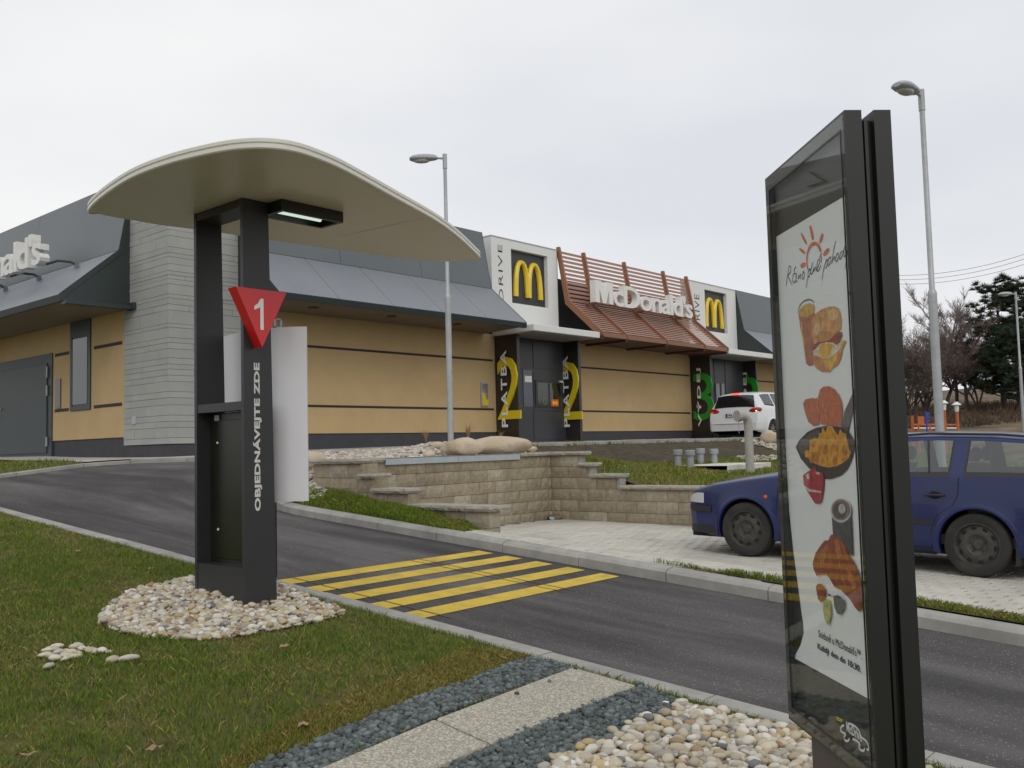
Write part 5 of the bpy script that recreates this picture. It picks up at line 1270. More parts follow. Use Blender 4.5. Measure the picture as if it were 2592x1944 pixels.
vp = thing('tall_vent', 'tall pale vent pipe with a bent capped top standing before the white car', 'vent pipe', (vb.x, vb.y, vb.z))
MB().lathe([(.085, vb.z-.1), (.083, vt.z)], 18, (vb.x, vb.y, 0)).build('pipe', PIPEV, vp, smooth=True)
ld = Vector((-.78, -.15, 0)).normalized() if False else Vector((-.62, .25, 0)).normalized()
el = [Vector((vb.x, vb.y, vt.z-.02))+ld*(.14*(1-math.cos(q)))+Vector((0, 0, .14*math.sin(q))) for q in [math.pi/2*k/6 for k in range(7)]]
MB().tube(el+[el[-1]+ld*.06], .088, 16).build('elbow', PIPEV, vp, smooth=True)
MB().tube([el[-1]+ld*.06, el[-1]+ld*.14], .112, 18).build('vent_cap', PIPEV, vp, smooth=True)
MB().tube([el[-1]+ld*.10+Vector((0, 0, -.1)), el[-1]+ld*.10+Vector((0, 0, -.34))], .006, 5).build('chain', PIPEV, vp)

# ================================================================== GRASS
rg = np.random.default_rng(42)
def vproj(P):
    D = P-np.array(EYE); z = D@np.array(FW); return 1296+FPX*(D@np.array(RX))/z, 972+FPX*(D@np.array(DN))/z, z
def vz(zf, P): return np.array([zf(a, b) for a, b in P])
def blades(name, poly, holes, n, zf, h, w, lab, far_fade=None, dry=.19, seed=1, margin=160, green=1.0):
    g = np.random.default_rng(seed); xs = [p[0] for p in poly]; ys = [p[1] for p in poly]
    P = np.column_stack([g.uniform(min(xs), max(xs), n), g.uniform(min(ys), max(ys), n)])
    k = inpoly(P[:, 0], P[:, 1], poly)
    for H_ in holes: k &= ~inpoly(P[:, 0], P[:, 1], H_)
    P = P[k]; px, py, z = vproj(np.column_stack([P, np.full(len(P), .3)]))
    k = (z > .5) & (px > -margin) & (px < 2592+margin) & (py < 1944+margin*1.5)
    if far_fade: k &= g.uniform(0, 1, len(P)) < np.clip((far_fade/np.maximum(z, .1))**1.6, .12, 1)
    P = P[k]; z = z[k]; m = len(P); Z = vz(zf, P)
    a = g.uniform(0, 2*np.pi, m); hh = h*g.uniform(.45, 1.25, m); ln = g.normal(0, .55, m)*hh; ww = w*(.7+.09*z)
    # patchy colour: broad noise decides how much straw there is
    nz_ = np.array([noise.noise(Vector((p[0]*1.1, p[1]*1.1, 3)))+.6*noise.noise(Vector((p[0]*3.4, p[1]*3.4, 9))) for p in P])
    hh *= np.clip(1.05-np.maximum(nz_, -.3)*.8, .45, 1.3)
    tx_, ty_ = P[:, 0]+np.cos(a+1.57)*ln, P[:, 1]+np.sin(a+1.57)*ln
    v = np.empty((m, 4, 3)); 
    v[:, 0] = np.column_stack([P[:, 0]-np.cos(a)*ww, P[:, 1]-np.sin(a)*ww, Z-.004]); v[:, 1] = np.column_stack([P[:, 0]+np.cos(a)*ww, P[:, 1]+np.sin(a)*ww, Z-.004])
    v[:, 2] = np.column_stack([(P[:, 0]+(tx_-P[:, 0])*.45)+np.cos(a)*ww*.7, (P[:, 1]+(ty_-P[:, 1])*.45)+np.sin(a)*ww*.7, Z+hh*.6])
    v[:, 3] = np.column_stack([tx_, ty_, Z+hh*.95])
    f = np.array([[0, 1, 2], [0, 2, 3]])[None]+(np.arange(m)*4)[:, None, None]
    pd = np.clip(dry+nz_*.75, .03, .95)
    isd = g.uniform(0, 1, m) < pd
    gc = np.array([(.092, .168, .005), (.130, .195, .008), (.062, .125, .004), (.18, .20, .014)])[g.integers(0, 4, m)]*green
    dc = np.array([(.25, .20, .045), (.33, .26, .085), (.17, .12, .03), (.21, .19, .02)])[g.integers(0, 4, m)]
    c = np.where(isd[:, None], dc, gc)*g.uniform(.75, 1.2, (m, 1)); c = np.repeat(c[:, None], 4, 1).reshape(-1, 3)
    return np_mesh(name, v.reshape(-1, 3), f.reshape(-1, 3), GRASS, c, False, kind='stuff', label=lab)
NEAR = [(-16, -17.5), (-4.84, -17.5), (-4.84, -4.2), (-4.75, -2.4), (-4.33, -1.1), (-12, 2), (-16, 2)]
holes = [ring, S1, S2, S3, [(p.x, p.y) for p in (s0a, s0b, s1b+db*2.2, j1+da*2.2)]]
blades('grass', NEAR, holes, 1150000, zlawn, .034, .0016, 'mown green and straw-coloured grass of the lawn around the order post', far_fade=7.5)
# the browned strip along the dark gravel
BR = pxpoly([(1353,1660),(1180,1640),(1060,1700),(900,1770),(760,1820),(560,1930),(560,2100),(300,2120),(652,1943),(800,1885),(916,1835),(1053,1780),(1162,1741),(1306,1675)])
blades('grass', shrink(BR), [S1], 90000, zlawn, .03, .0018, 'browned dry grass along the edge of the dark gravel strip', dry=1.2, seed=3)
blades('grass', [(-1.675, -9.46), (-1.675, -6.6), (-1.62, -6.2), (-1.25, -6.2), (-1.21, -9.46)], [], 26000, ZFRONT, .06, .002, 'greener longer grass on the slope between lane kerb and step wall', dry=.12, seed=4, green=1.15)
blades('grass', [(-1.66, -20), (-1.66, -12.0), (-1.44, -14.2), (-1.36, -16), (-1.36, -20)], [], 24000, lambda u, v: zpave(u, v)+.012, .045, .002, 'narrow strip of grass between kerb and paving', dry=.2, seed=5)
blades('grass', [(3.94, -16), (3.94, -6.3), (20, -6.3), (20, -16)], [], 150000, zlawnR, .06, .003, 'grass of the upper lawn beyond the retaining wall', dry=.42, seed=6, green=1.1)
blades('grass', [(3.94, -6.4), (4.06, -4.42), (20, -4.42), (20, -6.4)], [[(3.9, -6.2), (20, -6.2), (20, -4.75), (4.05, -4.75)]], 30000, zlawnR, .06, .003, 'thin grass along the top of the soil bank', dry=.5, seed=7)
blades('grass', [behind(6, .15), behind(5, .15), behind(4, .15), (-4.3, 2), (-8, 6), (-1.35, 14), (-1.45, 2)], [], 30000, zback, .05, .003, 'triangle of grass in front of the service door', dry=.35, seed=8)

# ================================================================== TREES, FENCE, WIRES FAR RIGHT
TWIG = mat('twig_brown', (.15, .115, .095), .9, var=.2, scale=3); BARK = mat('bark', (.07, .055, .045), .9, var=.3, scale=3); BIRCH = mat('birch_twig', (.21, .155, .14), .9, var=.2, scale=3)
NEED = attr_mat('needle', .8)
def bare_tree(px, ybase, Y, H, lab, seed, m, spread=.35, stems=1, up=.55, dens=1., cat='tree', grp='bare trees behind the car park', lv=5, r0=.12, z=None):
    r_ = ray(px, ybase); base = EYE+r_*(Y/r_.dot(turn((0, 1, 0)))); 
    if z is not None: base.z = z
    rg = random.Random(seed); tr = MB(); cr_ = MB()
    def grow(p, d, L, r, lev):
        n_ = 3; pts = [p]; q = p.copy(); dd = d.copy()
        for _ in range(n_):
            dd = (dd+Vector((rg.gauss(0, .12), rg.gauss(0, .12), rg.gauss(0, .05)+up*.10))).normalized(); q = q+dd*(L/n_); pts.append(q.copy())
        (tr if lev <= 1 else cr_).tube(pts, [r, r*.85, r*.72, r*.6], 5 if lev <= 1 else 3, False)
        if lev >= lv: return
        k = int((3+lev*.8)*dens)+(2 if lev == 0 else 0)
        for i in range(k):
            t = rg.uniform(.25, 1.0); j = min(2, int(t*3)); b = pts[j].lerp(pts[j+1], t*3-j)
            a = rg.uniform(0, 6.283); side = Vector((math.cos(a), math.sin(a), 0)); nd = (dd*(1-spread)+side*spread*rg.uniform(.7, 1.5)+Vector((0, 0, up*.35))).normalized()
            grow(b, nd, L*rg.uniform(.45, .68)*(1.15-t*.3), max(r*.48, .0045), lev+1)
        grow(q, dd, L*.62, r*.6, lev+1)
    root = thing('bare_tree', lab, cat, base, grp)
    for s_ in range(stems):
        d0 = Vector((rg.gauss(0, .18 if stems > 1 else .03), rg.gauss(0, .18 if stems > 1 else .03), 1)).normalized(); grow(base.copy(), d0, H*rg.uniform(.36, .46) if stems == 1 else H*rg.uniform(.3, .42), r0*(1 if stems == 1 else .6), 0)
    tr.build('trunk', BARK, root); cr_.build('crown', m, root)
def hillz(px, Y):
    r_ = ray(px, 1000); p = EYE+r_*(Y/r_.dot(turn((0, 1, 0)))); d = math.hypot(p.x-EYE.x, p.y-EYE.y); return interp(d, RR, HZ)-.1
for (px, Y, H, lab, seed, m, kw) in (
    (2312, 46, 6.2, 'bare dark shrubby tree, leftmost beside the menu board', 1, TWIG, dict(stems=5, spread=.5, up=.35)),
    (2345, 50, 6.4, 'bare many-stemmed tree just behind the tall lamp post', 2, TWIG, dict(stems=5, spread=.5, up=.35)),
    (2425, 52, 8.3, 'tallest bare birch with a pointed purplish crown', 3, BIRCH, dict(spread=.44, up=.35, dens=1.25, r0=.11)),
    (2452, 54, 6.4, 'bare birch leaning right beside the tallest birch', 4, BIRCH, dict(spread=.5, up=.35, dens=1.15)),
    (2398, 50, 6.0, 'slender bare birch to the left of the tallest one', 5, BIRCH, dict(spread=.5, up=.35, dens=1.1)),
    (2478, 56, 6.0, 'low bare tree in front of the dark pine', 6, TWIG, dict(stems=3, spread=.45)),
    (2700, 52, 8.0, 'bare tree beyond the right edge behind the pine', 9, TWIG, dict(stems=2, spread=.4))):
    bare_tree(px, 1080, Y, H, lab, seed, m, z=hillz(px, Y), **kw)
def pine(px, Y, H, Wd, lab, seed, nm=5200):
    r_ = ray(px, 1080); base = EYE+r_*(Y/r_.dot(turn((0, 1, 0)))); base.z = hillz(px, Y); g = np.random.default_rng(seed); root = thing('pine_tree', lab, 'tree', base, 'dark pines behind the car park')
    MB().tube([base, base+Vector((.1, 0, H*.5)), base+Vector((0, .1, H*.95))], [.16, .11, .03], 7).build('trunk', BARK, root)
    br_ = MB(); cl_ = []
    for i in range(60):
        t = g.uniform(.06, 1)**.8; a = g.uniform(0, 6.28); L = Wd*(1.05-t)**.55*g.uniform(.55, 1.0)+.25; z0 = base.z+H*t*.93
        e = Vector((base.x+math.cos(a)*L, base.y+math.sin(a)*L, z0+L*.35)); s_ = Vector((base.x, base.y, z0)); br_.tube([s_, s_.lerp(e, .5)+Vector((0, 0, -.05)), e], [.045, .03, .012], 4, False)
        for _ in range(11):
            q = s_.lerp(e, float(g.uniform(.3, 1.05))); cl_.append((q.x+g.normal(0, .22), q.y+g.normal(0, .22), q.z+g.normal(0, .15)))
    br_.build('branches', BARK, root)
    C_ = np.array(cl_); n_ = 60; m_ = len(C_); d = g.normal(size=(m_, n_, 3)); d[:, :, 2] = np.abs(d[:, :, 2])*1.0+.1; d /= np.linalg.norm(d, axis=2)[:, :, None]
    L = g.uniform(.16, .36, (m_, n_, 1)); p0 = C_[:, None]+d*L*.15; p1 = C_[:, None]+d*L; sd = np.cross(d, g.normal(size=(m_, n_, 3))); sd /= np.linalg.norm(sd, axis=2)[:, :, None]; sd *= .018
    v = np.stack([p0-sd, p0+sd, p1], 2).reshape(-1, 3); f = np.arange(len(v)).reshape(-1, 3)
    col = np.array([(.020, .040, .018), (.030, .055, .022), (.014, .028, .014), (.045, .060, .020)])[g.integers(0, 4, m_)]; col = np.repeat(col, n_*3, 0)
    o = np_mesh('crown', v-np.array(base), f, NEED, col, False, root)
pine(2545, 50, 7.2, 3.0, 'large dark pine with an open top at the right edge', 1)
pine(2640, 54, 6.6, 3.0, 'second dark pine cut by the right edge', 2)
pine(2585, 48, 4.2, 2.2, 'low dense pine at the foot of the large pine', 3)
# dry scrub on the hill
sb = MB(); rg_ = random.Random(12)
for i in range(900):
    px = rg_.uniform(2230, 2700); Y = rg_.uniform(38, 62); r_ = ray(px, 1080); b = EYE+r_*(Y/r_.dot(turn((0, 1, 0)))); b.z = hillz(px, Y)
    for _ in range(7):
        d = Vector((rg_.gauss(0, .35), rg_.gauss(0, .35), 1)).normalized(); L = rg_.uniform(.15, .55); sb.tube([b, b+d*L+Vector((rg_.gauss(0, .1), rg_.gauss(0, .1), 0))], [.014, .004], 3, False)
sb.build('scrub', mat('scrub_twig', (.095, .062, .04), .95, var=.4, scale=.5), kind='stuff', label='brown leafless scrub covering the hillside under the trees')
# orange play-area railing with lamps
ORG = mat('orange_paint', (.50, .13, .035), .6, var=.1); BLU = mat('blue_paint', (.03, .08, .42), .5)
def far(px, py, Y): r_ = ray(px, py); return EYE+r_*(Y/r_.dot(turn((0, 1, 0))))
YF = 30
rl_ = thing('orange_railing', 'orange railing with white lower rail at the edge of the car park', 'railing', far(2360, 1095, YF))
for px in (2311, 2325, 2354, 2372, 2394, 2424): p = far(px, 1095, YF); MB().box((p.x-.035, p.y-.035, .6), (p.x+.035, p.y+.035, far(px, 1072 if px not in (2311,) else 1052, YF).z)).build('post', ORG, rl_)
for y_, m in ((1075.5, ORG), (1084, WHITE)): a, b = far(2311, y_, YF), far(2424, y_, YF); MB().tube([a, b], .03, 6).build('rail', m, rl_)
a, b = far(2324, 1054, YF), far(2340, 1074, YF); MB().prism([a, (b.x, b.y, a.z), b, (a.x, a.y, b.z)], (.03, .05, 0)).build('orange_panel', ORG, rl_)
def ball_lamp(px, ytop, ymid, lab):
    b, t, m_ = far(px, 1095, YF), far(px, ytop, YF), far(px, ymid, YF)
    r_ = thing('bollard_lamp', lab, 'lamp', (b.x, b.y, .6), 'orange posts with white lamp heads'); MB().lathe([(.05, .6), (.05, m_.z)], 10, (b.x, b.y, 0)).build('post', ORG, r_, smooth=True)
    h = t.z-m_.z; MB().lathe([(.06, m_.z), (.075, m_.z+h*.5), (.075, m_.z+h*.65)], 12, (b.x, b.y, 0)).build('lamp_body', WHITE, r_, smooth=True)
    MB().lathe([(.14, m_.z+h*.66), (.14, m_.z+h*.72), (.06, m_.z+h*.92), (.055, t.z)], 14, (b.x, b.y, 0)).build('lamp_hood', WHITE, r_, smooth=True)
ball_lamp(2425, 1017, 1042, 'orange post with a white hooded lamp, standing clear to the right'); ball_lamp(2393, 1013, 1038, 'orange post with a white hooded lamp half hidden by the lamp post')
a = far(2347, 1062, YF-1); bs = thing('blue_sign', 'small blue pictogram figure beside the orange railing', 'sign', a)
for (x0, y0, x1, y1) in ((2341, 1044, 2353, 1048), (2344, 1048, 2350, 1052), (2342, 1053, 2353, 1058), (2344, 1063, 2354, 1066), (2346, 1066, 2351, 1070)):
    p, q = far(x0, y0, YF-1), far(x1, y1, YF-1); MB().prism([p, (q.x, q.y, p.z), q, (p.x, p.y, q.z)], (.02, .02, 0)).build('figure_piece', BLU, bs)
p = far(2347, 1095, YF-1); MB().box((p.x-.02, p.y-.02, .6), (p.x+.02, p.y+.02, far(2347, 1042, YF-1).z)).build('sign_post', BLU, bs)
for i, (y0, y1) in enumerate(((695, 635), (706, 647), (717, 661))):
    a, b = far(2270, y0+2, 70), far(2640, y1-8, 62); k = 12; pts = [a.lerp(b, j/k)-Vector((0, 0, .5*(1-(2*j/k-1)**2))) for j in range(k+1)]
    tag(MB().tube(pts, .014, 4).build('power_line', CHEEK), ('top', 'middle', 'bottom')[i]+' one of the three thin overhead wires at the right', 'wire', 'overhead wires')

# ================================================================== CARS
TYRE = mat('tyre_rubber', (.022, .021, .020), .85, var=.2, scale=12, bump=.3, bscale=90, sub=((.06, .052, .042), 5, .5, .45, .7)); STEELW = mat('steel_wheel', (.060, .056, .050), .55, metal=.3, var=.3, scale=14, sub=((.10, .08, .055), 7, .5, .5, .7))
ALLOY = mat('alloy', (.35, .35, .36), .35, metal=.6); TRIM = mat('black_trim', (.018, .018, .019), .5); UNDER = mat('underbody', (.010, .010, .010), .9); SEATM = mat('seat_cloth', (.055, .057, .06), .9)
CARGL = glass_mat('car_glass', (.80, .88, .84), .16, k=.9); DARKGL = mat('tinted_glass', (.014, .015, .017), .05, spec=.9); LAMPC = mat('headlamp', (.55, .56, .55), .12, spec=.8)
ORL = mat('side_repeater', (.75, .10, .02), .3); REDL = mat('tail_red', (.35, .012, .012), .2, coat=.5); LITR = emit_mat('brake_lit', (1.0, .05, .03), 2.2); LITO = emit_mat('indicator_lit', (1.0, .45, .10), 5.0)
BLUEP = mat('blue_paintwork', (.007, .016, .088), .30, var=.07, scale=1.5, coat=.25, sub=((.028, .030, .062), 2.2, .35, .5, .75)); WHITEP = mat('white_paintwork', (.72, .73, .74), .3, coat=.4, var=.02)
class Car:
    def __init__(s, loc, rot, label, paint, T, ax_f, ax_r, wr, kind):
        s.T = T; s.paint = paint; s.root = thing('parked_car' if kind == 'estate' else 'waiting_car', label, 'car', loc); s.af, s.ar, s.wr = ax_f, ax_r, wr
        s.S = T['s']; s.rot = rot; s.kind = kind
    def f(s, k, x): return interp(x, s.S, s.T[k])
    def X(s, x): return s.af-x          # distance from the nose -> local X (forward), origin under the front axle
    def yside(s, x, z):
        zb = s.f('zb', x); w = s.f('w', x); return w*(1-.075*((z-.60)/.5)**2 if z < .6 else 1-.05*((z-.60)/.5)**2)
    def ring(s, x, NS=15, NU=16):
        z0, zb, zt, w, wr = (s.f(k, x) for k in ('z0', 'zb', 'zt', 'w', 'wr')); pts = []
        for i in range(NS+1):
            z = z0+(zb-z0)*i/NS; y = s.yside(x, z)
            if i == 0: y -= .05
            if i == 1: y -= .012
            pts.append((y, z))
        yb = pts[-1][0]; g = sstep(.12, .34, zt-zb); rr_ = min(.10, (zt-zb)*.45)
        for i in range(1, NU+1):
            q = i/NU
            if q <= .5: t = q/.5; y1, z1 = yb-.012-(yb-.012-wr)*t, zb+.004+(zt-rr_-zb)*t
            else: p = (q-.5)/.5*math.pi/2; y1, z1 = wr*math.cos(p)**.9 if q < 1 else 0, zt-rr_+rr_*math.sin(p)**.75
            p = q*math.pi/2; y2, z2 = (yb*math.cos(p)**.62 if q < 1 else 0), zb+(zt-zb)*math.sin(p)**.8
            pts.append((y1*g+y2*(1-g), z1*g+z2*(1-g)))
        return pts
    def pt(s, x, j, side=1, out=0.): y, z = s.ring(x)[j]; return Vector((s.X(x), (y+out)*side, z))
    def up(s, x, z, side=1, out=.004): return Vector((s.X(x), (s.yside(x, z)+out)*side, z))
    def add(s, mb, name, m, smooth=False, par=None): 
        o = mb.build(name, m, None, smooth); o.parent = par or s.root; return o
    def body(s, wins, J0=17, J1=23):
        L = s.S[-1]; xs = set(np.round(np.arange(0, L, .035), 4)) | {round(L, 4)} | {round(v, 4) for v in s.S}
        for a, b in wins: xs |= {round(a, 4), round(b, 4), round(a+.022, 4), round(b-.022, 4)}
        xs = sorted(xs); xs = [x for i, x in enumerate(xs) if i == 0 or x-xs[i-1] > .004 or any(abs(x-w) < 1e-6 for ab in wins for w in ab)]
        RG = [s.ring(x) for x in xs]; n = len(RG[0]); NS = 15
        V = {}; RA = s.wr+.052; holes_ = [(s.X(s.af), s.wr), (s.X(s.ar), s.wr)]
        parts = {'body': MB()}; panes = []
        for side in (1, -1):
            vid = [[None]*n for _ in xs]; vv = []
            inside = [[False]*n for _ in xs]
            for i, x in enumerate(xs):
                for j in range(n):
                    y, z = RG[i][j]; X = s.X(x)
                    if j <= NS:
                        for hx, hz in holes_:
                            dx, dz = X-hx, z-hz; d = math.hypot(dx, dz)
                            if d < RA-.022: inside[i][j] = True
                            elif d < RA+.022 and d > 0: X, z = hx+dx*RA/d, hz+dz*RA/d
                            if RA-.022 <= d < RA+.10: y += .012*(1-(d-RA)/.10)
                    vid[i][j] = len(vv); vv.append((X, y*side, z))
            fb, fw, ft = [], {}, {}
            for i in range(len(xs)-1):
                xm = (xs[i]+xs[i+1])/2; wi = any(a < xm < b for a, b in wins); kw = next((k for k, (a, b) in enumerate(wins) if a < xm < b), None); we = any(a < xm < a+.022 or b-.022 < xm < b for a, b in wins)
                for j in range(n-1):
                    q = (vid[i][j], vid[i+1][j], vid[i+1][j+1], vid[i][j+1])
                    if j < NS and (inside[i][j] or inside[i+1][j] or inside[i][j+1] or inside[i+1][j+1]):
                        if sum((inside[i][j], inside[i+1][j], inside[i][j+1], inside[i+1][j+1])) >= 1: continue
                    q = q if side < 0 else q[::-1]
                    if wi and J0 <= j < J1: (ft if we else fw).setdefault(kw, []).append(q)
                    elif wi and j == J0-1: ft.setdefault(kw, []).append(q)
                    else: fb.append(q)
            parts['body'].add(vv, fb)
            for k in fw: panes.append((MB().add(vv, fw[k]), MB().add(vv, ft[k])))
        # closing faces front and back
        for i in (0, len(xs)-1):
            c = [(s.X(xs[i]), y, z) for y, z in RG[i]]+[(s.X(xs[i]), -y, z) for y, z in RG[i][::-1][1:]]; parts['body'].add(c, [tuple(range(len(c)))] if i else [tuple(range(len(c)))[::-1]])
        def clean(mb):
            used = sorted({i for f in mb.f for i in f}); mp_ = {u_: k for k, u_ in enumerate(used)}; mb.v = [mb.v[u_] for u_ in used]; mb.f = [tuple(mp_[i] for i in f) for f in mb.f]; return mb
        s.add(clean(parts['body']), 'body', s.paint, True)
        for gl_, tr_ in panes:
            g_ = s.add(clean(gl_), 'window', s.T['glass'], 'all'); s.add(clean(tr_), 'window_trim', TRIM, 'all', g_)
        # rolled lips round the wheel openings
        for hx, hz in holes_:
            for side in (1, -1):
                mb = MB(); k_ = 36; m4 = 5
                for q in range(k_+1):
                    a = -.32+(math.pi+.64)*q/k_
                    for rr_, o_ in ((RA-.012, -.05), (RA-.010, .012), (RA+.002, .017), (RA+.016, .016), (RA+.052, .003)):
                        X, z = hx+rr_*math.cos(a), hz+rr_*math.sin(a); z = max(z, .215); mb.v.append((X, (s.yside(s.af-X, z)+o_)*side, z))
                for q in range(k_):
                    for j in range(m4-1):
                        f = (q*m4+j, q*m4+j+1, (q+1)*m4+j+1, (q+1)*m4+j); mb.f.append(f if side > 0 else f[::-1])
                s.add(mb, 'wheel_arch', s.paint, 'all')
        # wheel wells and floor
        for hx, hz in holes_:
            for side in (1, -1):
                mb = MB(); k_ = 20
                for q in range(k_+1):
                    a = -.25+(math.pi+.5)*q/k_; yy = s.yside(s.af-hx, .45)-.006
                    for y in (yy, .42): mb.v.append((hx+(RA+.004)*math.cos(a), y*side, hz+(RA+.004)*math.sin(a)))
                mb.f = [(2*q, 2*q+1, 2*q+3, 2*q+2) for q in range(k_)]; s.add(mb, 'wheel_well', UNDER)
            s.add(MB().box((hx-RA, -.45, .25), (hx+RA, .45, .72)), 'wheel_well', UNDER)
        w = s.T['w'][8]; 
        s.add(MB().box((s.X(L)+.12, -w+.16, .19), (s.X(0)-.12, w-.16, .235)).box((s.X(s.ar)+s.wr+.09, -w+.07, .19), (-s.wr-.09, w-.07, .30)), 'floor', UNDER)
    def wheel(s, x, side, steel=True):
        cx, cz, R_ = s.X(x), s.wr, s.wr; yo = (s.yside(x, .45)-.012)*side; W_ = .195
        mb = MB(); pr = [(R_*.66, 0), (R_*.70, .006), (R_*.86, .012), (R_*.955, .004), (R_, -.022), (R_, -W_+.022), (R_*.955, -W_), (R_*.66, -W_)]
        mb.lathe([(r, yo+h*side) for r, h in pr], 40, (cx, 0, cz), 'Y', True)
        wh = s.add(mb, 'wheel', TYRE, True)
        mb = MB(); 
        pr = [(R_*.685, .004), (R_*.665, .006), (R_*.64, -.012), (R_*.60, -.030), (R_*.44, -.014), (R_*.33, -.016), (R_*.27, -.034), (R_*.17, -.036), (R_*.12, -.020), (.012, -.018)] if steel else [(R_*.70, .004), (R_*.68, .0), (R_*.64, -.05), (R_*.2, -.06), (R_*.15, -.01), (.01, -.01)]
        mb.lathe([(r, yo+h*side) for r, h in pr], 40, (cx, 0, cz), 'Y', cap0=False); rim = s.add(mb, 'rim', STEELW if steel else TRIM, True, wh)
        if steel:
            mb = MB()
            for k in range(10):
                a = 2*math.pi*k/10+.15; c, s_ = math.cos(a), math.sin(a); base = len(mb.v)
                for q in range(12):
                    t = 2*math.pi*q/12; rr_ = R_*.525+R_*.052*math.cos(t); tt = R_*.085*math.sin(t); mb.v.append((cx+rr_*c-tt*s_, yo+(-.0195-.0)*side, cz+rr_*s_+tt*c))
                mb.f.append(tuple(range(base, base+12)) if side > 0 else tuple(range(base, base+12))[::-1])
            mb.v = [(v[0], v[1]+(.002+.0)*side, v[2]) for v in mb.v]; s.add(mb, 'rim_slots', UNDER, False, wh)
            mb = MB()
            for k in range(5):
                a = 2*math.pi*k/5+.3; mb.lathe([(.009, yo-.036*side), (.009, yo-.026*side)], 8, (cx+R_*.22*math.cos(a), 0, cz+R_*.22*math.sin(a)), 'Y')
            s.add(mb, 'bolts', TRIM, False, wh)
        else:
            for k in range(10):
                a = 2*math.pi*k/10; c, s_ = math.cos(a), math.sin(a); d = .014
                pts = [(cx+r*c-t*s_, yo-.008*side, cz+r*s_+t*c) for r, t in ((R_*.12, -d), (R_*.67, -d*1.3), (R_*.67, d*1.3), (R_*.12, d))]; s.add(MB().prism(pts, (0, -.02*side, 0)), 'spoke', ALLOY, False, wh)
    def seam(s, path, r=.0035, name='panel_gap', m=None, side=1):
        s.add(MB().tube([s.up(x, z, side, .0018) for x, z in (lambda P: [(P[i][0]+(P[i+1][0]-P[i][0])*t/6, P[i][1]+(P[i+1][1]-P[i][1])*t/6) for i in range(len(P)-1) for t in range(6)]+[P[-1]])(path)], r, 5), name, m or UNDER)
    def finish(s): s.root.rotation_euler.z = s.rot

# blue estate in the parking bay
TB = dict(s=[0, .03, .09, .20, .45, .80, 1.15, 1.42, 1.60, 1.85, 2.10, 2.50, 3.00, 3.50, 3.95, 4.18, 4.28, 4.36, 4.43, 4.50],
    zt=[.53, .60, .70, .79, .865, .93, .985, 1.035, 1.14, 1.28, 1.385, 1.44, 1.452, 1.445, 1.41, 1.375, 1.27, 1.10, .86, .62],
    zb=[.50, .575, .665, .735, .795, .85, .90, .925, .935, .945, .955, .97, .985, .995, 1.0, .99, .97, .93, .80, .58],
    z0=[.33, .27, .24, .22, .20, .20, .20, .20, .20, .20, .20, .20, .20, .20, .21, .23, .25, .27, .29, .32],
    w=[.50, .60, .685, .755, .82, .85, .86, .865, .865, .865, .865, .865, .865, .86, .85, .825, .81, .79, .76, .68],
    wr=[.40, .50, .58, .66, .72, .74, .74, .72, .68, .63, .60, .585, .58, .58, .585, .60, .62, .64, .64, .56], glass=CARGL)
zf_, zr_ = .243, .183
car = Car((1.565, -11.80, zf_), R(90), 'dark blue estate car parked in the bay, half hidden by the menu board', BLUEP, TB, .90, 3.412, .317, 'estate')
car.body([(1.80, 2.50), (2.56, 3.17), (3.30, 4.02)], 16, 23)
for x in (car.af, car.ar):
    for sd in (1, -1): car.wheel(x, sd)
c = car
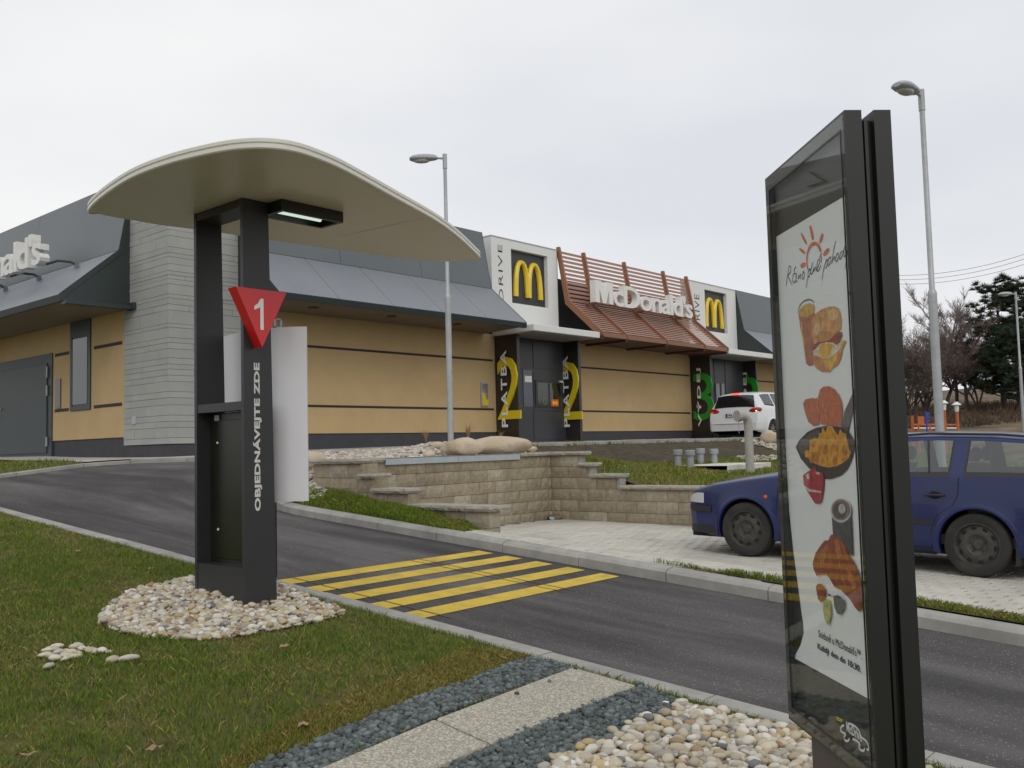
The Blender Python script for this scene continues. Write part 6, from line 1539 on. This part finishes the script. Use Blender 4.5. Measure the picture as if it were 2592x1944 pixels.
# bumper strips, sill rubber, lamps and door furniture on both sides
def strip_on(c, x0, x1, z0, z1, m, name, out=.012, sd=1, n=10):
    mb = MB(); P = []
    for i in range(n+1):
        x = x0+(x1-x0)*i/n; P.append([c.up(x, z, sd, o) for z, o in ((z0, .0), (z0, out), (z1, out), (z1, .0))])
    for p in P: mb.v += [tuple(q) for q in p]
    for i in range(n): mb.f += [tuple(4*i+k for k in q) if sd < 0 else tuple(4*i+k for k in q[::-1]) for q in ((0, 4, 5, 1), (1, 5, 6, 2), (2, 6, 7, 3))]
    mb.f += [(0, 1, 2, 3), (4*n+3, 4*n+2, 4*n+1, 4*n)]; c.add(mb, name, m)
for sd in (1, -1):
    strip_on(c, .015, .44, .50, .565, TRIM, 'bumper_strip', .014, sd); strip_on(c, .06, .50, .235, .33, TRIM, 'bumper_apron', .006, sd)
    strip_on(c, 3.93, 4.46, .50, .57, TRIM, 'bumper_strip', .014, sd); strip_on(c, 1.36, 2.47, .50, .545, TRIM, 'door_strip', .010, sd); strip_on(c, 2.51, 3.02, .50, .545, TRIM, 'door_strip', .010, sd)
    c.seam([(1.30, .26), (1.30, .6), (1.32, .80), (1.40, .905)], side=sd); c.seam([(2.49, .24), (2.49, .6), (2.50, .955)], side=sd); c.seam([(3.26, .985), (3.25, .80), (3.20, .70), (3.05, .60), (2.99, .45), (2.98, .25)], side=sd)
    c.seam([(1.33, .24), (2.98, .24)], side=sd); c.seam([(3.82, .60), (4.45, .60)], side=sd); c.seam([(.36, .575), (.50, .575)], side=sd)
    for x in (3.03, 2.30):
        p = c.up(x, .80, sd, 0); mb = MB().box((p.x-.10, p.y-.004*sd, p.z-.012), (p.x+.095, p.y+.034*sd, p.z+.014), c=.008); h = c.add(mb, 'door_handle', TRIM)
        mb = MB(); mb.v = [(p.x+.065*math.cos(q), p.y+.003*sd, p.z+.04*math.sin(q)) for q in [2*math.pi*k/16 for k in range(16)]]; mb.f = [tuple(range(16)) if sd < 0 else tuple(range(16))[::-1]]; c.add(mb, 'handle_recess', UNDER)
    p = c.up(1.17, .71, sd, .004); c.add(MB().lathe([(.022, p.y-.004*sd), (.020, p.y+.006*sd), (.012, p.y+.010*sd)], 12, (p.x, 0, p.z), 'Y'), 'side_repeater', ORL, True)
    # headlamp wraps the corner
    mb = MB(); xs_ = [.075, .11, .16, .22, .285, .33]
    for i, x in enumerate(xs_):
        for z in (.60, .66, .72): 
            zz = min(z, c.f('zb', x)-.004+.0) if x > .12 else min(z, c.f('zb', x)); mb.v.append(tuple(c.up(x, zz, sd, .007)))
    mb.f = [(3*i+k, 3*i+3+k, 3*i+4+k, 3*i+1+k) if sd < 0 else (3*i+1+k, 3*i+4+k, 3*i+3+k, 3*i+k) for i in range(len(xs_)-1) for k in (0, 1)]
    c.add(mb, 'headlight', LAMPC, 'all')
    c.add(MB().prism([(c.X(3.80), .845*sd, .14), (c.X(3.80), .845*sd, .52), (c.X(3.77), .845*sd, .60), (c.X(3.76), .845*sd, .14)], (0, -.22*sd, 0)), 'mud_flap', TRIM)
    # quarter bar of the rear door window and roof rail
    a, b = c.pt(2.965, 16, sd, .004), c.pt(2.90, 23, sd, .004); c.add(MB().tube([a, b], .010, 6), 'window_bar', TRIM)
    c.add(MB().tube([c.pt(x, 25, sd, .006)+Vector((0, 0, .03)) for x in (2.2, 2.26, 2.9, 3.6, 3.98, 4.04)], .013, 8), 'roof_rail', TRIM, True)
    mb = MB().box((c.X(1.62), .88*sd, .95), (c.X(1.50), 1.03*sd, 1.08), c=.03); c.add(mb, 'wing_mirror', BLUEP, True)
# screens front and back, grille, number plate
def screen(c, x0, x1, wf, name, m, out=.006, n=10, k=8):
    mb = MB()
    for i in range(n+1):
        x = x0+(x1-x0)*i/n; rr_ = c.f('wr', x)*wf; dz = (c.f('zt', x+.01)-c.f('zt', x-.01))/.02; L = math.hypot(1, dz)
        for j in range(-k, k+1):
            y = rr_*j/k; sag = .035*(abs(j)/k)**2.5; mb.v.append((c.X(x)+out*(-dz/L)*-1*(-1)*(1 if True else 1), y, c.f('zt', x)-sag+out/L+.004))
    w_ = 2*k+1; mb.f = [(i*w_+j, i*w_+j+1, (i+1)*w_+j+1, (i+1)*w_+j) for i in range(n) for j in range(2*k)]
    o = c.add(mb, name, m, 'all'); 
    if o.data.polygons[0].normal.z < 0: o.data.flip_normals()
    return o
screen(c, 1.50, 2.06, .98, 'windscreen', DARKGL); screen(c, 4.20, 4.35, .95, 'rear_screen', DARKGL)
c.add(MB().box((c.X(.02), -.30, .60), (c.X(.09), .30, .70)), 'grille', TRIM); 
# cabin: seats with head restraints, steering wheel, far pillars
for x, ys in ((2.25, (-.36, .36)), (3.05, (-.40, 0, .40))):
    for y in ys:
        mb = MB().box((c.X(x)-.02, y-.22, .45), (c.X(x)+.50, y+.22, .62), c=.04); mb.prism([(c.X(x)-.02, y-.22, .60), (c.X(x)+.10, y-.22, .60), (c.X(x)-.06, y-.20, 1.10), (c.X(x)-.17, y-.20, 1.08)], (0, .43, 0)); st = c.add(mb, 'seat', SEATM)
        V, F = ICO2; mb = MB(); mb.add([(c.X(x)-.16+v[0]*.055, y+v[1]*.125, 1.20+v[2]*.085) for v in V], [tuple(f) for f in F]); c.add(mb, 'head_restraint', SEATM, True, st)
c.add(MB().box((c.X(1.72), -.70, .55), (c.X(1.42), .70, .93), c=.03), 'dashboard', TRIM); c.add(MB().box((c.X(4.25), -.78, .30), (c.X(1.4), .78, .40)), 'cabin_floor', TRIM)
c.add(MB().box((c.X(4.25), -.70, .4), (c.X(3.30), .70, .86)), 'luggage_cover', TRIM)
car.finish(); car.root.rotation_euler.y = 0; car.root.rotation_euler = (R(0), R(-1.38)*1, R(90))

# white people-carrier at the collection window
TW = dict(s=[0, .05, .15, .35, .70, 1.10, 1.30, 1.75, 2.20, 2.70, 3.30, 3.90, 4.30, 4.46, 4.53, 4.58, 4.63, 4.68, 4.73, 4.77],
    zt=[.58, .70, .80, .90, 1.0, 1.08, 1.13, 1.40, 1.58, 1.655, 1.66, 1.64, 1.605, 1.575, 1.50, 1.38, 1.22, 1.04, .84, .62],
    zb=[.55, .66, .75, .84, .92, .97, .99, 1.0, 1.01, 1.03, 1.06, 1.09, 1.12, 1.13, 1.12, 1.09, 1.04, .95, .80, .60],
    z0=[.34, .28, .25, .23, .22, .22, .22, .22, .22, .22, .22, .22, .24, .27, .28, .29, .30, .31, .33, .36],
    w=[.55, .68, .80, .88, .925, .94, .94, .94, .94, .94, .94, .94, .93, .92, .915, .91, .90, .885, .87, .80],
    wr=[.44, .55, .66, .74, .80, .80, .80, .74, .68, .66, .65, .65, .66, .67, .69, .72, .76, .79, .78, .66], glass=DARKGL)
rear = onU(1802, 1050, 17.4)
wc = Car((18.30+3.80, -2.42, zroad(18, -2.4)), 0, 'white people carrier waiting at the second window, rear lights lit', WHITEP, TW, .97, 3.82, .34, 'mpv')
wc.body([(1.75, 2.55), (2.63, 3.45), (3.53, 4.22)], 17, 23)
for x in (wc.af, wc.ar):
    for sd in (1, -1): wc.wheel(x, sd, False)
c = wc; screen(c, 4.50, 4.655, .93, 'rear_screen', DARKGL, out=-.012); screen(c, 1.36, 2.15, .97, 'windscreen', DARKGL)
for sd in (1, -1):
    V, F = ICO3; mb = MB(); cx_, cy_, cz_ = c.X(4.60), .70*sd, .995
    mb.add([(cx_-.02+v[0]*.10, cy_+v[1]*.25, cz_+v[2]*.10+v[1]*sd*.03) for v in V], [tuple(f) for f in F]); tl = c.add(mb, 'tail_light', REDL, True)
    mb = MB(); mb.add([(cx_-.075+v[0]*.04, cy_+(.07*sd)+v[1]*.075, cz_-.01+v[2]*.032) for v in ICO2[0]], [tuple(f) for f in ICO2[1]]); c.add(mb, 'lit_bulb', LITO if sd < 0 else LITR, True, tl)
    if sd < 0: mb = MB(); mb.add([(cx_-.075+v[0]*.04, cy_+.07+v[1]*.06, cz_-.012+v[2]*.026) for v in ICO2[0]], [tuple(f) for f in ICO2[1]]); c.add(mb, 'lit_bulb', LITR, True, tl)
    c.seam([(1.30, .3), (1.30, .7), (1.36, .98)], side=sd); c.seam([(2.59, .3), (2.59, 1.02)], side=sd); c.seam([(3.5, 1.06), (3.48, .80), (3.36, .66), (3.3, .3)], side=sd)
    for x in (2.45, 3.35):
        p = c.up(x, .93, sd, 0); c.add(MB().box((p.x-.09, p.y-.004*sd, p.z-.012), (p.x+.09, p.y+.035*sd, p.z+.014), c=.008), 'door_handle', WHITEP)
    c.add(MB().box((c.X(1.78), .95*sd, 1.0), (c.X(1.62), 1.14*sd, 1.15), c=.035), 'wing_mirror', WHITEP, True)
c.add(MB().box((c.X(4.50), -.13, 1.555), (c.X(4.545), .13, 1.585)), 'high_brake_light', LITR)
c.add(MB().box((c.X(4.66), -.27, .80), (c.X(4.765), .27, .925)), 'plate_recess', TRIM)
pl_ = c.add(MB().box((c.X(4.77), -.26, .81), (c.X(4.762)-.0, .26, .918)), 'number_plate', LETTERW)
c.add(MB().box((c.X(4.7725), .20, .812), (c.X(4.770), .258, .916)), 'plate_band', BLU, False, pl_)
tv, tf = text_mesh('1RK 1287', 1., .002, .02); x0 = min(v.x for v in tv); x1 = max(v.x for v in tv); y0 = min(v.y for v in tv); y1 = max(v.y for v in tv)
mb = MB().add([(c.X(4.7712)-.002-v.z, .18-(v.x-x0)/(x1-x0)*.41, .83+(v.y-y0)/(y1-y0)*.07) for v in tv], tf); c.add(mb, 'lettering', UNDER, False, pl_)
V, F = ICO2; mb = MB(); mb.add([(c.X(4.672)+v[0]*.01, v[1]*.07, .995+v[2]*.028) for v in V], [tuple(f) for f in F]); c.add(mb, 'badge', mat('badge_blue', (.05, .07, .14), .3), True)
c.add(MB().box((c.X(4.765), -.78, .335), (c.X(4.60), .78, .42), c=.02), 'lower_bumper', TRIM); c.add(MB().tube([(c.X(4.775), -.74, .60), (c.X(4.79), -.3, .60), (c.X(4.79), .3, .60), (c.X(4.775), .74, .60)], .012, 6), 'bumper_edge', WHITEP, True)
wc.finish()
